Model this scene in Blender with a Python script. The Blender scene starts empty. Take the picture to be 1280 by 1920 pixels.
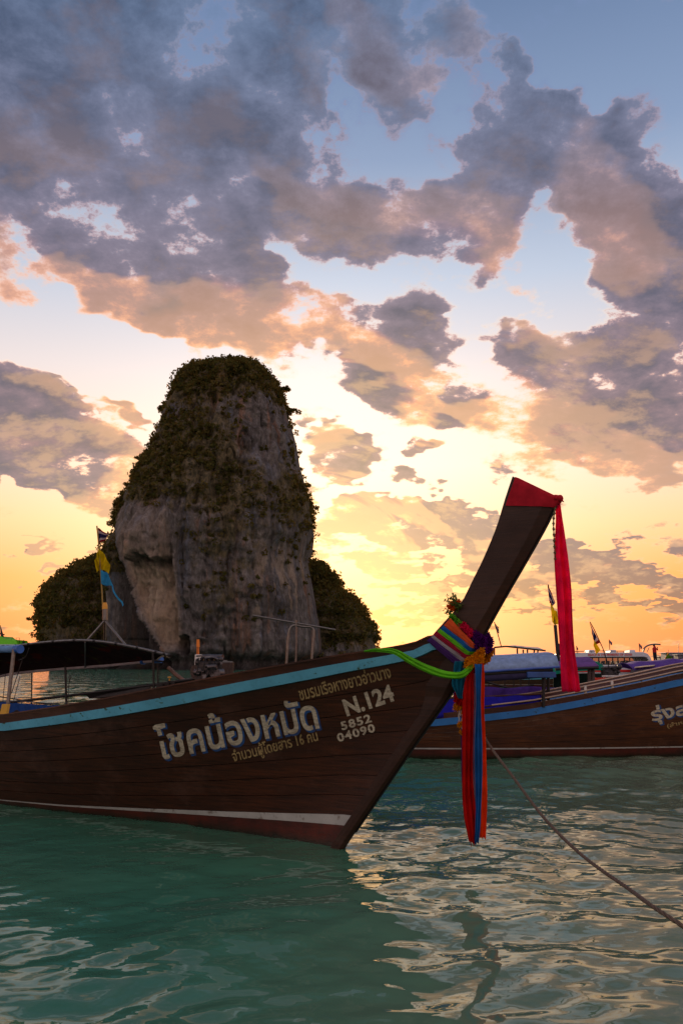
import bpy, bmesh, math, random
import numpy as np
from mathutils import Vector, Matrix, noise as mnoise

# ------------------------------------------------------------------ camera
SC = bpy.context.scene
COL = SC.collection
random.seed(7)
RNG = np.random.default_rng(7)
F = 1440.0                      # focal length in photo pixels (photo 1280 x 1920)
PITCH = math.radians(11.0)
CAM = Vector((0.0, 0.0, 1.5))
cd = bpy.data.cameras.new("camera")
cam = bpy.data.objects.new("camera", cd)
COL.objects.link(cam)
cam.location = CAM
cam.rotation_euler = (math.radians(90) + PITCH, 0, 0)
cd.sensor_fit = 'VERTICAL'
cd.sensor_height = 36.0
cd.lens = 36.0 * F / 1920.0
cd.clip_start = 0.1
cd.clip_end = 20000
SC.camera = cam

def ray(px, py):
    """world direction through a photo pixel"""
    a = (px - 640.0) / F
    b = (960.0 - py) / F
    return Vector((a, math.cos(PITCH) - b * math.sin(PITCH), math.sin(PITCH) + b * math.cos(PITCH)))

def at(px, py, Y):
    """world point seen at the photo pixel, at ground distance Y ahead"""
    d = ray(px, py)
    return CAM + d * (Y / d.y)

def onwater(px, py, z=0.0):
    d = ray(px, py)
    return CAM + d * ((z - CAM.z) / d.z)

# ------------------------------------------------------------------ light
SUN_DIR = ray(603, 1062).normalized()          # low behind the rock
SUN_EL = math.asin(SUN_DIR.z)
SUN_AZ = math.atan2(SUN_DIR.x, SUN_DIR.y)
sd = bpy.data.lights.new("sun", 'SUN')
sd.energy = 4.8
sd.angle = math.radians(0.5)
sd.color = (1.0, 0.72, 0.42)
sun = bpy.data.objects.new("sun", sd)
COL.objects.link(sun)
sun.rotation_euler = (-SUN_DIR).to_track_quat('-Z', 'Y').to_euler()
SC.view_settings.view_transform = 'Standard'
SC.view_settings.look = 'None'
SC.view_settings.exposure = 0.45
SC.view_settings.gamma = 1.0
SC.view_settings.use_curve_mapping = False
SC.render.engine = 'CYCLES'
SC.cycles.max_bounces = 6
SC.cycles.diffuse_bounces = 3
SC.cycles.glossy_bounces = 4
SC.cycles.transparent_max_bounces = 8
SC.cycles.caustics_reflective = False
SC.cycles.caustics_refractive = False
SC.cycles.sample_clamp_indirect = 3.0

def lin(r, g, b):
    f = lambda c: (c / 255.0) / 12.92 if c / 255.0 <= 0.04045 else ((c / 255.0 + 0.055) / 1.055) ** 2.4
    return (f(r), f(g), f(b), 1.0)

class NT:
    """small helper to write node trees"""
    def __init__(s, tree): s.t = tree
    def n(s, kind, **kw):
        nd = s.t.nodes.new(kind)
        for k, v in kw.items():
            setattr(nd, k, v)
        return nd
    def put(s, sock, v):
        if v is None: return
        if isinstance(v, bpy.types.NodeSocket): s.t.links.new(v, sock)
        else: sock.default_value = v
    def m(s, op, a=None, b=None, c=None, clamp=False):
        nd = s.n('ShaderNodeMath', operation=op, use_clamp=clamp)
        for i, v in enumerate((a, b, c)): s.put(nd.inputs[i], v)
        return nd.outputs[0]
    def v(s, op, a=None, b=None, out=0):
        nd = s.n('ShaderNodeVectorMath', operation=op)
        s.put(nd.inputs[0], a); s.put(nd.inputs[1], b)
        return nd.outputs[out]
    def scale(s, a, k):
        nd = s.n('ShaderNodeVectorMath', operation='SCALE')
        s.put(nd.inputs[0], a); s.put(nd.inputs['Scale'], k)
        return nd.outputs[0]
    def mr(s, x, a, b, c=0.0, d=1.0, kind='LINEAR'):
        nd = s.n('ShaderNodeMapRange', interpolation_type=kind)
        s.put(nd.inputs[0], x)
        for i, v in zip((1, 2, 3, 4), (a, b, c, d)): s.put(nd.inputs[i], v)
        return nd.outputs[0]
    def mix(s, f, a, b, mode='MIX'):
        nd = s.n('ShaderNodeMix', data_type='RGBA', blend_type=mode)
        s.put(nd.inputs[0], f); s.put(nd.inputs[6], a); s.put(nd.inputs[7], b)
        return nd.outputs[2]
    def ramp(s, x, stops, mode='LINEAR'):
        nd = s.n('ShaderNodeValToRGB')
        nd.color_ramp.interpolation = mode
        e = nd.color_ramp.elements
        while len(e) < len(stops): e.new(0.5)
        for el, (p, c) in zip(e, stops): el.position = p
        for el, (p, c) in zip(e, stops): el.color = c if len(c) == 4 else (*c, 1)
        s.put(nd.inputs[0], x)
        return nd.outputs[0]
    def noise(s, vec, scale=5, detail=4, rough=.5, lac=2.0, dist=0.0, out=0):
        nd = s.n('ShaderNodeTexNoise')
        s.put(nd.inputs['Vector'], vec)
        s.put(nd.inputs['Scale'], scale); s.put(nd.inputs['Detail'], detail)
        s.put(nd.inputs['Roughness'], rough); s.put(nd.inputs['Lacunarity'], lac)
        s.put(nd.inputs['Distortion'], dist)
        return nd.outputs[out]
    def mapping(s, vec, loc=(0, 0, 0), rot=(0, 0, 0), sc=(1, 1, 1), kind='POINT'):
        nd = s.n('ShaderNodeMapping', vector_type=kind)
        s.put(nd.inputs[0], vec)
        nd.inputs[1].default_value = loc; nd.inputs[2].default_value = rot; nd.inputs[3].default_value = sc
        return nd.outputs[0]

# --- clouds: (photo px, py, half width, half height, tilt deg (down to the right), weight)
CLOUDS = [
 (120,120,420,250,22,1.5),(330,320,320,180,40,1.35),(240,470,300,110,24,1.5),(430,555,150,80,10,1.5),(60,330,160,90,20,.8),
 (560,280,180,95,45,.95),(640,370,95,70,45,.7),(620,50,270,90,12,.75),(440,60,200,130,10,.6),
 (900,90,190,70,55,.85),(955,170,80,60,60,.6),(765,195,85,60,15,.85),(680,165,40,20,0,.6),
 (960,255,100,60,18,1.0),(1040,265,90,70,20,.8),(1150,195,25,14,0,.5),
 (810,440,170,95,0,1.15),(890,345,60,80,0,.8),(730,385,80,60,10,.8),(935,430,60,70,0,.7),(955,570,60,30,10,.6),
 (1180,300,170,120,40,1.1),(1240,450,140,120,30,1.3),(1080,390,80,60,0,.65),(1250,590,110,80,10,.7),
 (1110,650,130,90,0,1.4),(960,680,100,50,0,.7),
 (700,655,110,75,15,1.5),(745,740,80,40,35,.6),
 (1010,790,190,50,12,1.1),(1150,810,170,50,-5,1.4),(1250,765,100,60,0,.8),(935,865,70,45,0,.6),(880,775,80,35,10,.6),(990,905,60,25,0,.55),
 (60,800,230,80,18,1.7),(150,885,150,45,14,1.3),(0,900,60,40,0,.6),
 (600,852,55,48,15,1.7),(605,808,40,16,10,.6),(640,908,80,10,5,.5),
 (205,738,80,12,15,1.2),(342,680,34,26,60,1.5),(315,695,20,30,-30,.5),(130,665,40,10,15,.4),
 (790,862,42,22,10,2.0),(800,922,34,16,10,1.5),
 (740,992,110,26,10,2.4),(840,1005,80,26,10,2.1),(730,1040,60,16,30,1.3),(868,975,45,14,20,1.5),(800,970,24,11,0,.7),
 (880,1038,130,24,4,1.7),(1080,1050,120,24,0,2.0),(1200,1090,140,32,-3,2.3),(990,1080,100,16,0,.6),(1000,1100,160,10,2,.5),
 (820,1115,90,12,3,2.1),(780,1165,90,14,0,1.9),(1000,1160,80,9,0,.6),(710,1124,45,6,0,.6),(900,1142,90,7,0,.5),
 (85,1035,70,7,3,1.3),(165,1028,50,9,0,.5),(600,1012,26,12,10,.8),(1240,962,50,9,0,.4),(1180,1010,90,8,-5,.4),
]
# clear gaps cut into the cloud field
GAPS = [(820,250,130,60,20,.6),(600,150,110,60,20,.5),(1130,100,140,70,10,.6),(700,545,70,60,30,.5),(1060,480,120,90,30,.9),(620,560,90,60,30,.6),(990,350,60,70,10,.5),(470,400,80,30,30,.5),(1120,110,170,80,0,.8),(420,700,300,60,10,.8),(900,610,120,40,0,.6),(560,470,70,50,30,.5),(150,640,220,60,8,.8),(860,900,160,60,0,.5),(200,1000,200,40,0,.4),
        (500,390,120,50,30,.55),(100,620,260,70,5,.7),(620,290,40,60,-20,.3)]

def uv_of(px, py):
    d = ray(px, py).normalized()
    return math.atan2(d.x, d.y), math.asin(d.z)

def build_cloud_group():
    g = bpy.data.node_groups.new("cloud_density", 'ShaderNodeTree')
    g.interface.new_socket("Vector", in_out='INPUT', socket_type='NodeSocketVector')
    g.interface.new_socket("Density", in_out='OUTPUT', socket_type='NodeSocketFloat')
    g.interface.new_socket("Shape", in_out='OUTPUT', socket_type='NodeSocketFloat')
    T = NT(g)
    gi = T.n('NodeGroupInput'); go = T.n('NodeGroupOutput')
    d = T.v('NORMALIZE', gi.outputs[0])
    sx = T.n('ShaderNodeSeparateXYZ'); T.put(sx.inputs[0], d)
    x, y, z = sx.outputs
    az = T.m('ARCTAN2', x, y)
    el = T.m('ARCSINE', z)
    zz = T.m('ADD', T.m('MAXIMUM', z, 0.0), 0.26)
    cx = T.n('ShaderNodeCombineXYZ')
    T.put(cx.inputs[0], T.m('DIVIDE', x, zz)); T.put(cx.inputs[1], T.m('DIVIDE', y, zz))
    P = cx.outputs[0]
    # warp the lookup so that the cloud outlines are ragged
    uvn = T.n('ShaderNodeCombineXYZ'); T.put(uvn.inputs[0], az); T.put(uvn.inputs[1], el)
    uv = uvn.outputs[0]
    w1 = T.v('SUBTRACT', T.noise(P, 3.0, 4, .6, out=1), (.5, .5, .5))
    uvw = T.v('ADD', uv, T.v('MULTIPLY', w1, (.30, .22, 0)))
    tot = None
    for sign, lst in ((1, CLOUDS), (-1, GAPS)):
        for (px, py, rx, ry, tilt, w) in lst:
            u, v = uv_of(px, py)
            k = math.hypot(uv_of(px + 10, py)[0] - u, uv_of(px + 10, py)[1] - v) / 10
            k2 = math.hypot(uv_of(px, py - 10)[0] - u, uv_of(px, py - 10)[1] - v) / 10
            mp = T.mapping(uvw, (u, v, 0), (0, 0, math.radians(-tilt)), (1.6 * rx * k, 1.6 * ry * k2, 1), 'TEXTURE')
            gr = T.n('ShaderNodeTexGradient', gradient_type='SPHERICAL')
            T.put(gr.inputs[0], mp)
            # 1-r -> plateau
            val = gr.outputs['Fac']
            tot = T.m('MULTIPLY_ADD', val, 1.6 * w * sign * (1 if sign > 0 else .8), tot if tot is not None else 0.0)
    # generic cover outside the frame
    off = T.m('MAXIMUM', T.m('ABSOLUTE', az), 0.0)
    outside = T.mr(off, .48, .75, 0, 1, 'SMOOTHSTEP')
    up = T.mr(el, .80, 1.0, 0, 1, 'SMOOTHSTEP')
    outside = T.m('MAXIMUM', outside, up)
    n0 = T.noise(P, .55, 2, .5)
    gen = T.m('MULTIPLY', outside, T.mr(n0, .35, .62, 0, 1.3))
    tot = T.m('MINIMUM', T.m('ADD', tot, gen), 1.2)
    n1 = T.noise(P, 4.2, 3, .5, 2.1)
    n3 = T.noise(P, 9.0, 9, .64, 2.15, .1)
    bil = T.m('ABSOLUTE', T.m('MULTIPLY_ADD', n3, 2.0, -1.0))
    n2 = T.noise(P, 1.9, 3, .5, 2.1)
    e = T.m('ADD', T.m('MULTIPLY', T.m('SUBTRACT', n1, .5), 2.7), T.m('MULTIPLY', T.m('SUBTRACT', n3, .5), 3.7))
    e = T.m('ADD', e, T.m('MULTIPLY', T.m('SUBTRACT', n2, .5), .8))
    e = T.m('SUBTRACT', e, T.m('MULTIPLY', T.m('SUBTRACT', bil, .2), .25))
    den = T.m('ADD', T.m('SUBTRACT', tot, .50), e)
    T.put(go.inputs[0], den)
    T.put(go.inputs[1], T.m('ADD', tot, T.m('MULTIPLY', T.m('SUBTRACT', n1, .5), 1.2)))
    return g

def build_world():
    w = bpy.data.worlds.new("World")
    SC.world = w
    w.use_nodes = True
    w.node_tree.nodes.clear()
    T = NT(w.node_tree)
    grp = build_cloud_group()
    tc = T.n('ShaderNodeTexCoord')
    D = T.v('NORMALIZE', tc.outputs['Generated'])
    sky = T.n('ShaderNodeTexSky', sky_type='NISHITA')
    sky.sun_disc = False
    sky.sun_elevation = SUN_EL
    sky.sun_rotation = SUN_AZ
    sky.air_density = 1.2; sky.dust_density = 2.0; sky.ozone_density = 1.0
    sx = T.n('ShaderNodeSeparateXYZ'); T.put(sx.inputs[0], D)
    el = T.m('ARCSINE', sx.outputs[2])
    elp = T.m('MAXIMUM', el, 0.0)
    # clear air: pale evening gradient above the Nishita base
    cosg = T.v('DOT_PRODUCT', D, tuple(SUN_DIR), out=1)
    ang = T.m('ARCCOSINE', T.m('MINIMUM', cosg, 1.0))
    air = T.ramp(T.m('DIVIDE', elp, 1.0), [
        (0.0, lin(232, 118, 74)), (.045, lin(238, 126, 58)), (.10, lin(240, 150, 68)), (.17, lin(238, 186, 132)), (.25, lin(232, 202, 180)),
        (.36, lin(208, 196, 196)), (.48, lin(166, 178, 198)), (.62, lin(120, 140, 172)), (.8, lin(86, 108, 144)), (1.0, lin(70, 94, 138))])
    # opposite the sun the evening sky is cooler, and raised to brighten the foreground
    away = T.mr(ang, .9, 2.2, 0, 1, 'SMOOTHSTEP')
    back = T.ramp(elp, [(0.0, lin(184, 156, 166)), (.15, lin(210, 180, 180)), (.4, lin(168, 174, 198)), (1.0, lin(112, 134, 176))])
    air = T.mix(away, air, back)
    g1 = T.m('EXPONENT', T.m('MULTIPLY', ang, -7.0))
    g2 = T.m('EXPONENT', T.m('MULTIPLY', T.m('MULTIPLY', ang, ang), -11.0))
    glow = T.v('ADD', T.scale((1.0, .62, .30), T.m('MULTIPLY', g1, .26)), T.scale((.54, .49, .44), T.m('MULTIPLY', g2, .46)))
    air = T.v('ADD', air, glow)
    # clouds
    ga = T.n('ShaderNodeGroup'); ga.node_tree = grp; T.put(ga.inputs[0], D)
    den = ga.outputs[0]
    side = T.v('SUBTRACT', tuple(SUN_DIR), D)
    side = T.v('NORMALIZE', side)
    D2 = T.v('ADD', D, T.scale(side, .085))
    gb = T.n('ShaderNodeGroup'); gb.node_tree = grp; T.put(gb.inputs[0], D2)
    den2 = gb.outputs[0]
    soft = T.mr(T.m('SUBTRACT', ga.outputs[1], gb.outputs[1]), .0, 1.3, 0, 1)
    cover = T.mr(den, -.34, .40, 0, 1, 'SMOOTHSTEP')
    thick = T.mr(den, .0, .58, 0, 1)
    toward = T.mr(T.m('SUBTRACT', den, den2), -.05, 1.0, 0, 1, 'SMOOTHSTEP')   # faces the sun
    near = T.m('EXPONENT', T.m('MULTIPLY', ang, -2.1))
    hi = T.mr(el, .30, .75, 0, 1)
    edge = T.mix(hi, lin(246, 216, 188), lin(146, 156, 182))
    edge = T.mix(T.mr(el, .02, .28, 1, 0), edge, lin(236, 150, 86))
    mid = T.mix(hi, lin(206, 136, 116), lin(116, 120, 144))
    mid = T.mix(T.mr(el, .05, .25, 1, 0), mid, lin(196, 116, 80))
    core = T.mix(hi, lin(112, 102, 116), lin(74, 90, 122))
    core = T.mix(T.mr(el, .05, .25, 1, 0), core, lin(122, 84, 82))
    edge = T.mix(T.mr(el, .45, .68, 0, 1), edge, lin(106, 124, 162))
    core_d = T.mix(hi, lin(80, 74, 92), lin(52, 68, 96))
    core_l = T.mix(hi, lin(126, 102, 112), lin(90, 106, 136))
    core_v = T.mix(T.mr(den, .35, 1.25, 0, 1), core_l, core_d)
    core = T.mix(T.mr(el, .10, .26, 1, 0), core_v, core)
    c = T.mix(T.mr(thick, 0.0, .30, 0, 1), edge, mid)
    c = T.mix(T.mr(thick, .14, .55, 0, 1, 'SMOOTHSTEP'), c, core)
    lit = T.mix(T.mr(ang, .25, .9, 0, 1), lin(255, 200, 138), lin(244, 180, 148))
    litf0 = T.m('MULTIPLY', T.m('MULTIPLY', toward, T.mr(thick, .0, 1.0, .85, .35)), T.mr(ang, .2, 1.1, .85, .5))
    litf = T.m('MULTIPLY', litf0, T.mr(el, .30, .62, 1.1, .22))
    warm = T.mix(T.mr(ang, .25, .9, 0, 1), lin(240, 146, 96), lin(198, 130, 124))
    c = T.mix(T.m('MULTIPLY', soft, T.m('MULTIPLY', T.m('MULTIPLY', T.mr(ang, .3, .95, .95, .5), T.mr(den, .12, .75, 1.0, .22)), T.mr(el, .38, .60, 1, .08))), c, warm)
    c = T.mix(litf, c, lit)
    # clouds seen from the sun's side are front-lit
    c = T.mix(T.m('MULTIPLY', T.mr(ang, 1.15, 2.0, 0, 1, 'SMOOTHSTEP'), T.mr(thick, 0, 1, .85, .55)), c, lin(240, 208, 198))
    cloudy = T.mix(cover, air, c)
    col = T.mix(.10, cloudy, T.mix(1.0, T.scale(sky.outputs[0], .12), (1, 1, 1, 1), 'MULTIPLY'))
    bg = T.n('ShaderNodeBackground'); T.put(bg.inputs[0], T.scale(col, 10.0)); bg.inputs[1].default_value = 0.1
    out = T.n('ShaderNodeOutputWorld')
    w.node_tree.links.new(bg.outputs[0], out.inputs[0])
    w.cycles.sampling_method = 'MANUAL'
    w.cycles.sample_map_resolution = 512
build_world()

# ------------------------------------------------------------------ materials
MATS = {}
def newmat(name):
    m = bpy.data.materials.new(name); m.use_nodes = True
    m.node_tree.nodes.clear()
    return m, NT(m.node_tree)

def finish(m, T, shader):
    o = T.n('ShaderNodeOutputMaterial'); m.node_tree.links.new(shader, o.inputs[0])
    return m

def principled(T, color, rough=.5, metal=0.0, spec=.5, normal=None, trans=None):
    b = T.n('ShaderNodeBsdfPrincipled')
    T.put(b.inputs['Base Color'], color); T.put(b.inputs['Roughness'], rough)
    T.put(b.inputs['Metallic'], metal); T.put(b.inputs['Specular IOR Level'], spec)
    if normal is not None: T.put(b.inputs['Normal'], normal)
    return b.outputs[0]

def bump(T, h, strength=.3, dist=.01):
    b = T.n('ShaderNodeBump'); T.put(b.inputs['Height'], h)
    b.inputs['Strength'].default_value = strength; b.inputs['Distance'].default_value = dist
    return b.outputs[0]

def objco(T):
    return T.n('ShaderNodeTexCoord').outputs['Object']

def plain(name, col, rough=.6, metal=0.0, var=.25, scale=6.0, bmp=.15, bd=.004, spec=.5, dirt=None):
    """painted / plain surface with wear: colour varied by noise and a fine relief"""
    if name in MATS: return MATS[name]
    m, T = newmat(name)
    P = objco(T)
    n = T.noise(P, scale, 5, .6)
    n2 = T.noise(P, scale * 7, 4, .6)
    a = tuple(c * (1 - var) for c in col[:3]) + (1,)
    b = tuple(min(1, c * (1 + var)) for c in col[:3]) + (1,)
    c = T.mix(T.mr(n, .3, .7), a, b)
    if dirt:
        c = T.mix(T.mr(T.noise(P, scale * 2.3, 6, .7), .56, .68), c, dirt)
    r = T.mr(n2, .3, .7, max(rough - .12, .03), min(rough + .12, 1))
    MATS[name] = finish(m, T, principled(T, c, r, metal, spec, bump(T, n2, bmp, bd)))
    return MATS[name]

def wood(name, dark, light, rough=.45, axis=(1, 1, 1), spec=.4):
    """oiled boat wood: long grain along the hull, blotches and scuffs"""
    if name in MATS: return MATS[name]
    m, T = newmat(name)
    P = objco(T)
    g = T.noise(T.mapping(P, sc=(1.2, 1.2, 26)), 2.2, 6, .65, 2.1, .6)
    b = T.noise(T.mapping(P, sc=(1, 1, 2.0)), 1.3, 4, .6)
    w = T.noise(T.mapping(P, sc=(3, 3, 60)), 3.0, 5, .7)
    c = T.mix(T.mr(g, .32, .68), dark, light)
    c = T.mix(T.mr(b, .35, .7, 0, .65), c, tuple(x * .45 for x in dark[:3]) + (1,))
    c = T.mix(T.mr(w, .60, .78, 0, .35), c, tuple(min(1, x * 2.2 + .01) for x in light[:3]) + (1,))
    sc = T.noise(T.mapping(P, sc=(1, 1, 1.5), loc=(9, 3, 4)), 1.7, 7, .72)
    c = T.mix(T.mr(sc, .54, .70, 0, .55), c, (light[0] * .9 + .035, light[1] * .95 + .03, light[2] + .028, 1))
    scr = T.noise(T.mapping(P, sc=(14, 14, 1.2), rot=(.3, .5, .2)), 3.5, 4, .6)
    c = T.mix(T.mr(scr, .70, .74, 0, .35), c, (light[0] + .06, light[1] + .06, light[2] + .05, 1))
    r = T.mr(b, .3, .7, rough - .08, rough + .15)
    MATS[name] = finish(m, T, principled(T, c, r, 0, spec, bump(T, T.m('ADD', g, T.m('MULTIPLY', w, .5)), .35, .006)))
    return MATS[name]

def cloth(name, col, trans=.45, rough=.85, scale=10):
    if name in MATS: return MATS[name]
    m, T = newmat(name)
    P = objco(T)
    n = T.noise(P, scale, 4, .6)
    wv = T.noise(P, 400, 2, .5)
    c = T.mix(T.mr(n, .3, .7), tuple(x * .75 for x in col[:3]) + (1,), tuple(min(1, x * 1.2) for x in col[:3]) + (1,))
    d = principled(T, c, rough, 0, .15, bump(T, wv, .2, .001))
    tr = T.n('ShaderNodeBsdfTranslucent'); T.put(tr.inputs[0], c)
    mx = T.n('ShaderNodeMixShader'); mx.inputs[0].default_value = trans
    m.node_tree.links.new(d, mx.inputs[1]); m.node_tree.links.new(tr.outputs[0], mx.inputs[2])
    MATS[name] = finish(m, T, mx.outputs[0])
    return MATS[name]

# ------------------------------------------------------------------ object helpers
def tag(o, label=None, cat=None, group=None, kind=None):
    if label: o['label'] = label
    if cat: o['category'] = cat
    if group: o['group'] = group
    if kind: o['kind'] = kind
    return o

def thing(name, loc, label, cat, group=None):
    o = bpy.data.objects.new(name, None); COL.objects.link(o)
    o.location = loc; o.empty_display_size = .2
    return tag(o, label, cat, group)

def origin(o):
    v = Vector((0, 0, 0))
    while o is not None:
        v = v + Vector(o.location); o = o.parent
    return v

class MB:
    """collects shapes in world coordinates, links them as one mesh object"""
    def __init__(s): s.v = []; s.f = []
    def add(s, vs, fs):
        k = len(s.v); s.v += [Vector(p) for p in vs]; s.f += [tuple(i + k for i in f) for f in fs]; return s
    def box(s, c, size, ax=None, ay=None, az=None):
        c = Vector(c); ax = Vector(ax or (1, 0, 0)).normalized(); ay = Vector(ay or (0, 1, 0)).normalized(); az = Vector(az or (0, 0, 1)).normalized()
        hx, hy, hz = (q / 2 for q in size)
        vs = [c + ax * (hx * i) + ay * (hy * j) + az * (hz * k) for i in (-1, 1) for j in (-1, 1) for k in (-1, 1)]
        return s.add(vs, [(0, 1, 3, 2), (4, 6, 7, 5), (0, 4, 5, 1), (2, 3, 7, 6), (0, 2, 6, 4), (1, 5, 7, 3)])
    def tube(s, pts, r, n=8, cap=True):
        pts = [Vector(p) for p in pts]
        rr = r if isinstance(r, (list, tuple)) else [r] * len(pts)
        vs = []; fs = []
        prev = None
        for i, p in enumerate(pts):
            t = (pts[min(i + 1, len(pts) - 1)] - pts[max(i - 1, 0)]).normalized()
            if prev is None:
                u = t.cross(Vector((0, 0, 1)))
                if u.length < .05: u = t.cross(Vector((0, 1, 0)))
            else:
                u = prev - t * prev.dot(t)
            u.normalize(); prev = u; w = t.cross(u)
            for k in range(n):
                a = 2 * math.pi * k / n
                vs.append(p + (u * math.cos(a) + w * math.sin(a)) * rr[i])
        for i in range(len(pts) - 1):
            for k in range(n):
                fs.append((i * n + k, i * n + (k + 1) % n, (i + 1) * n + (k + 1) % n, (i + 1) * n + k))
        if cap:
            fs.append(tuple(range(n - 1, -1, -1))); fs.append(tuple((len(pts) - 1) * n + k for k in range(n)))
        return s.add(vs, fs)
    def loft(s, rows, closed=False, cap=False):
        n = len(rows[0]); vs = [p for r in rows for p in r]; fs = []
        for i in range(len(rows) - 1):
            for k in range(n if closed else n - 1):
                fs.append((i * n + k, i * n + (k + 1) % n, (i + 1) * n + (k + 1) % n, (i + 1) * n + k))
        if cap:
            fs.append(tuple(range(n - 1, -1, -1))); fs.append(tuple((len(rows) - 1) * n + k for k in range(n)))
        return s.add(vs, fs)
    def prism(s, poly, d):
        """polygon (world points) extruded by vector d"""
        n = len(poly); d = Vector(d); poly = [Vector(p) for p in poly]
        return s.add(poly + [p + d for p in poly], [tuple(range(n)), tuple(range(2 * n - 1, n - 1, -1))] + [(i, (i + 1) % n + 0, (i + 1) % n + n, i + n) for i in range(n)])
    def ball(s, c, r, seg=8, rings=6):
        c = Vector(c); r3 = r if isinstance(r, (tuple, list)) else (r, r, r)
        vs = [c + Vector((0, 0, r3[2]))]; fs = []
        for i in range(1, rings):
            a = math.pi * i / rings
            for k in range(seg):
                b = 2 * math.pi * k / seg
                vs.append(c + Vector((math.sin(a) * math.cos(b) * r3[0], math.sin(a) * math.sin(b) * r3[1], math.cos(a) * r3[2])))
        vs.append(c - Vector((0, 0, r3[2])))
        for k in range(seg): fs.append((0, 1 + k, 1 + (k + 1) % seg))
        for i in range(rings - 2):
            for k in range(seg):
                a = 1 + i * seg
                fs.append((a + k, a + seg + k, a + seg + (k + 1) % seg, a + (k + 1) % seg))
        L = len(vs) - 1; a = 1 + (rings - 2) * seg
        for k in range(seg): fs.append((L, a + (k + 1) % seg, a + k))
        return s.add(vs, fs)
    def build(s, name, mat, parent=None, smooth=False, loc=None, bevel=0, solid=0, **tags):
        o0 = origin(parent) if parent is not None else Vector((0, 0, 0))
        if loc is not None: o0 = o0 + (Vector(loc) - o0)
        me = bpy.data.meshes.new(name)
        me.from_pydata([tuple(p - o0) for p in s.v], [], s.f)
        me.materials.append(mat)
        bm = bmesh.new(); bm.from_mesh(me)
        bmesh.ops.recalc_face_normals(bm, faces=bm.faces)
        bm.to_mesh(me); bm.free()
        if smooth:
            me.shade_smooth()
            if smooth != 'all': me.set_sharp_from_angle(angle=math.radians(40))
        o = bpy.data.objects.new(name, me); COL.objects.link(o)
        if parent is not None:
            o.parent = parent
            if loc is not None: o.location = Vector(loc) - origin(parent)
        elif loc is not None: o.location = loc
        if solid:
            md = o.modifiers.new("solid", 'SOLIDIFY'); md.thickness = solid; md.offset = 0
        if bevel:
            md = o.modifiers.new("bevel", 'BEVEL'); md.width = bevel; md.segments = 2; md.limit_method = 'ANGLE'
        if tags: tag(o, **tags)
        return o

def bez(pts, n=24):
    """Catmull-Rom through points"""
    P = [Vector(p) for p in pts]
    P = [P[0] * 2 - P[1]] + P + [P[-1] * 2 - P[-2]]
    out = []
    m = len(P) - 3
    for k in range(n + 1):
        x = k / n * m; i = min(int(x), m - 1); t = x - i
        a, b, c, d = P[i:i + 4]
        out.append(.5 * ((2 * b) + (c - a) * t + (2 * a - 5 * b + 4 * c - d) * t * t + (3 * b - a - 3 * c + d) * t ** 3))
    return out

def numpy_mesh(name, verts, faces, mat, smooth=True, attr=None):
    """faces: (n,k) int array"""
    me = bpy.data.meshes.new(name)
    nf, k = faces.shape
    me.vertices.add(len(verts)); me.vertices.foreach_set('co', verts.astype(np.float32).ravel())
    me.loops.add(nf * k); me.loops.foreach_set('vertex_index', faces.astype(np.int32).ravel())
    me.polygons.add(nf); me.polygons.foreach_set('loop_start', np.arange(0, nf * k, k, dtype=np.int32))
    me.update(calc_edges=True)
    if smooth: me.polygons.foreach_set('use_smooth', np.ones(nf, bool))
    if attr is not None:
        for an, vals in attr.items():
            a = me.attributes.new(an, 'FLOAT', 'POINT'); a.data.foreach_set('value', vals.astype(np.float32))
    me.materials.append(mat)
    o = bpy.data.objects.new(name, me); COL.objects.link(o)
    return o

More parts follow.
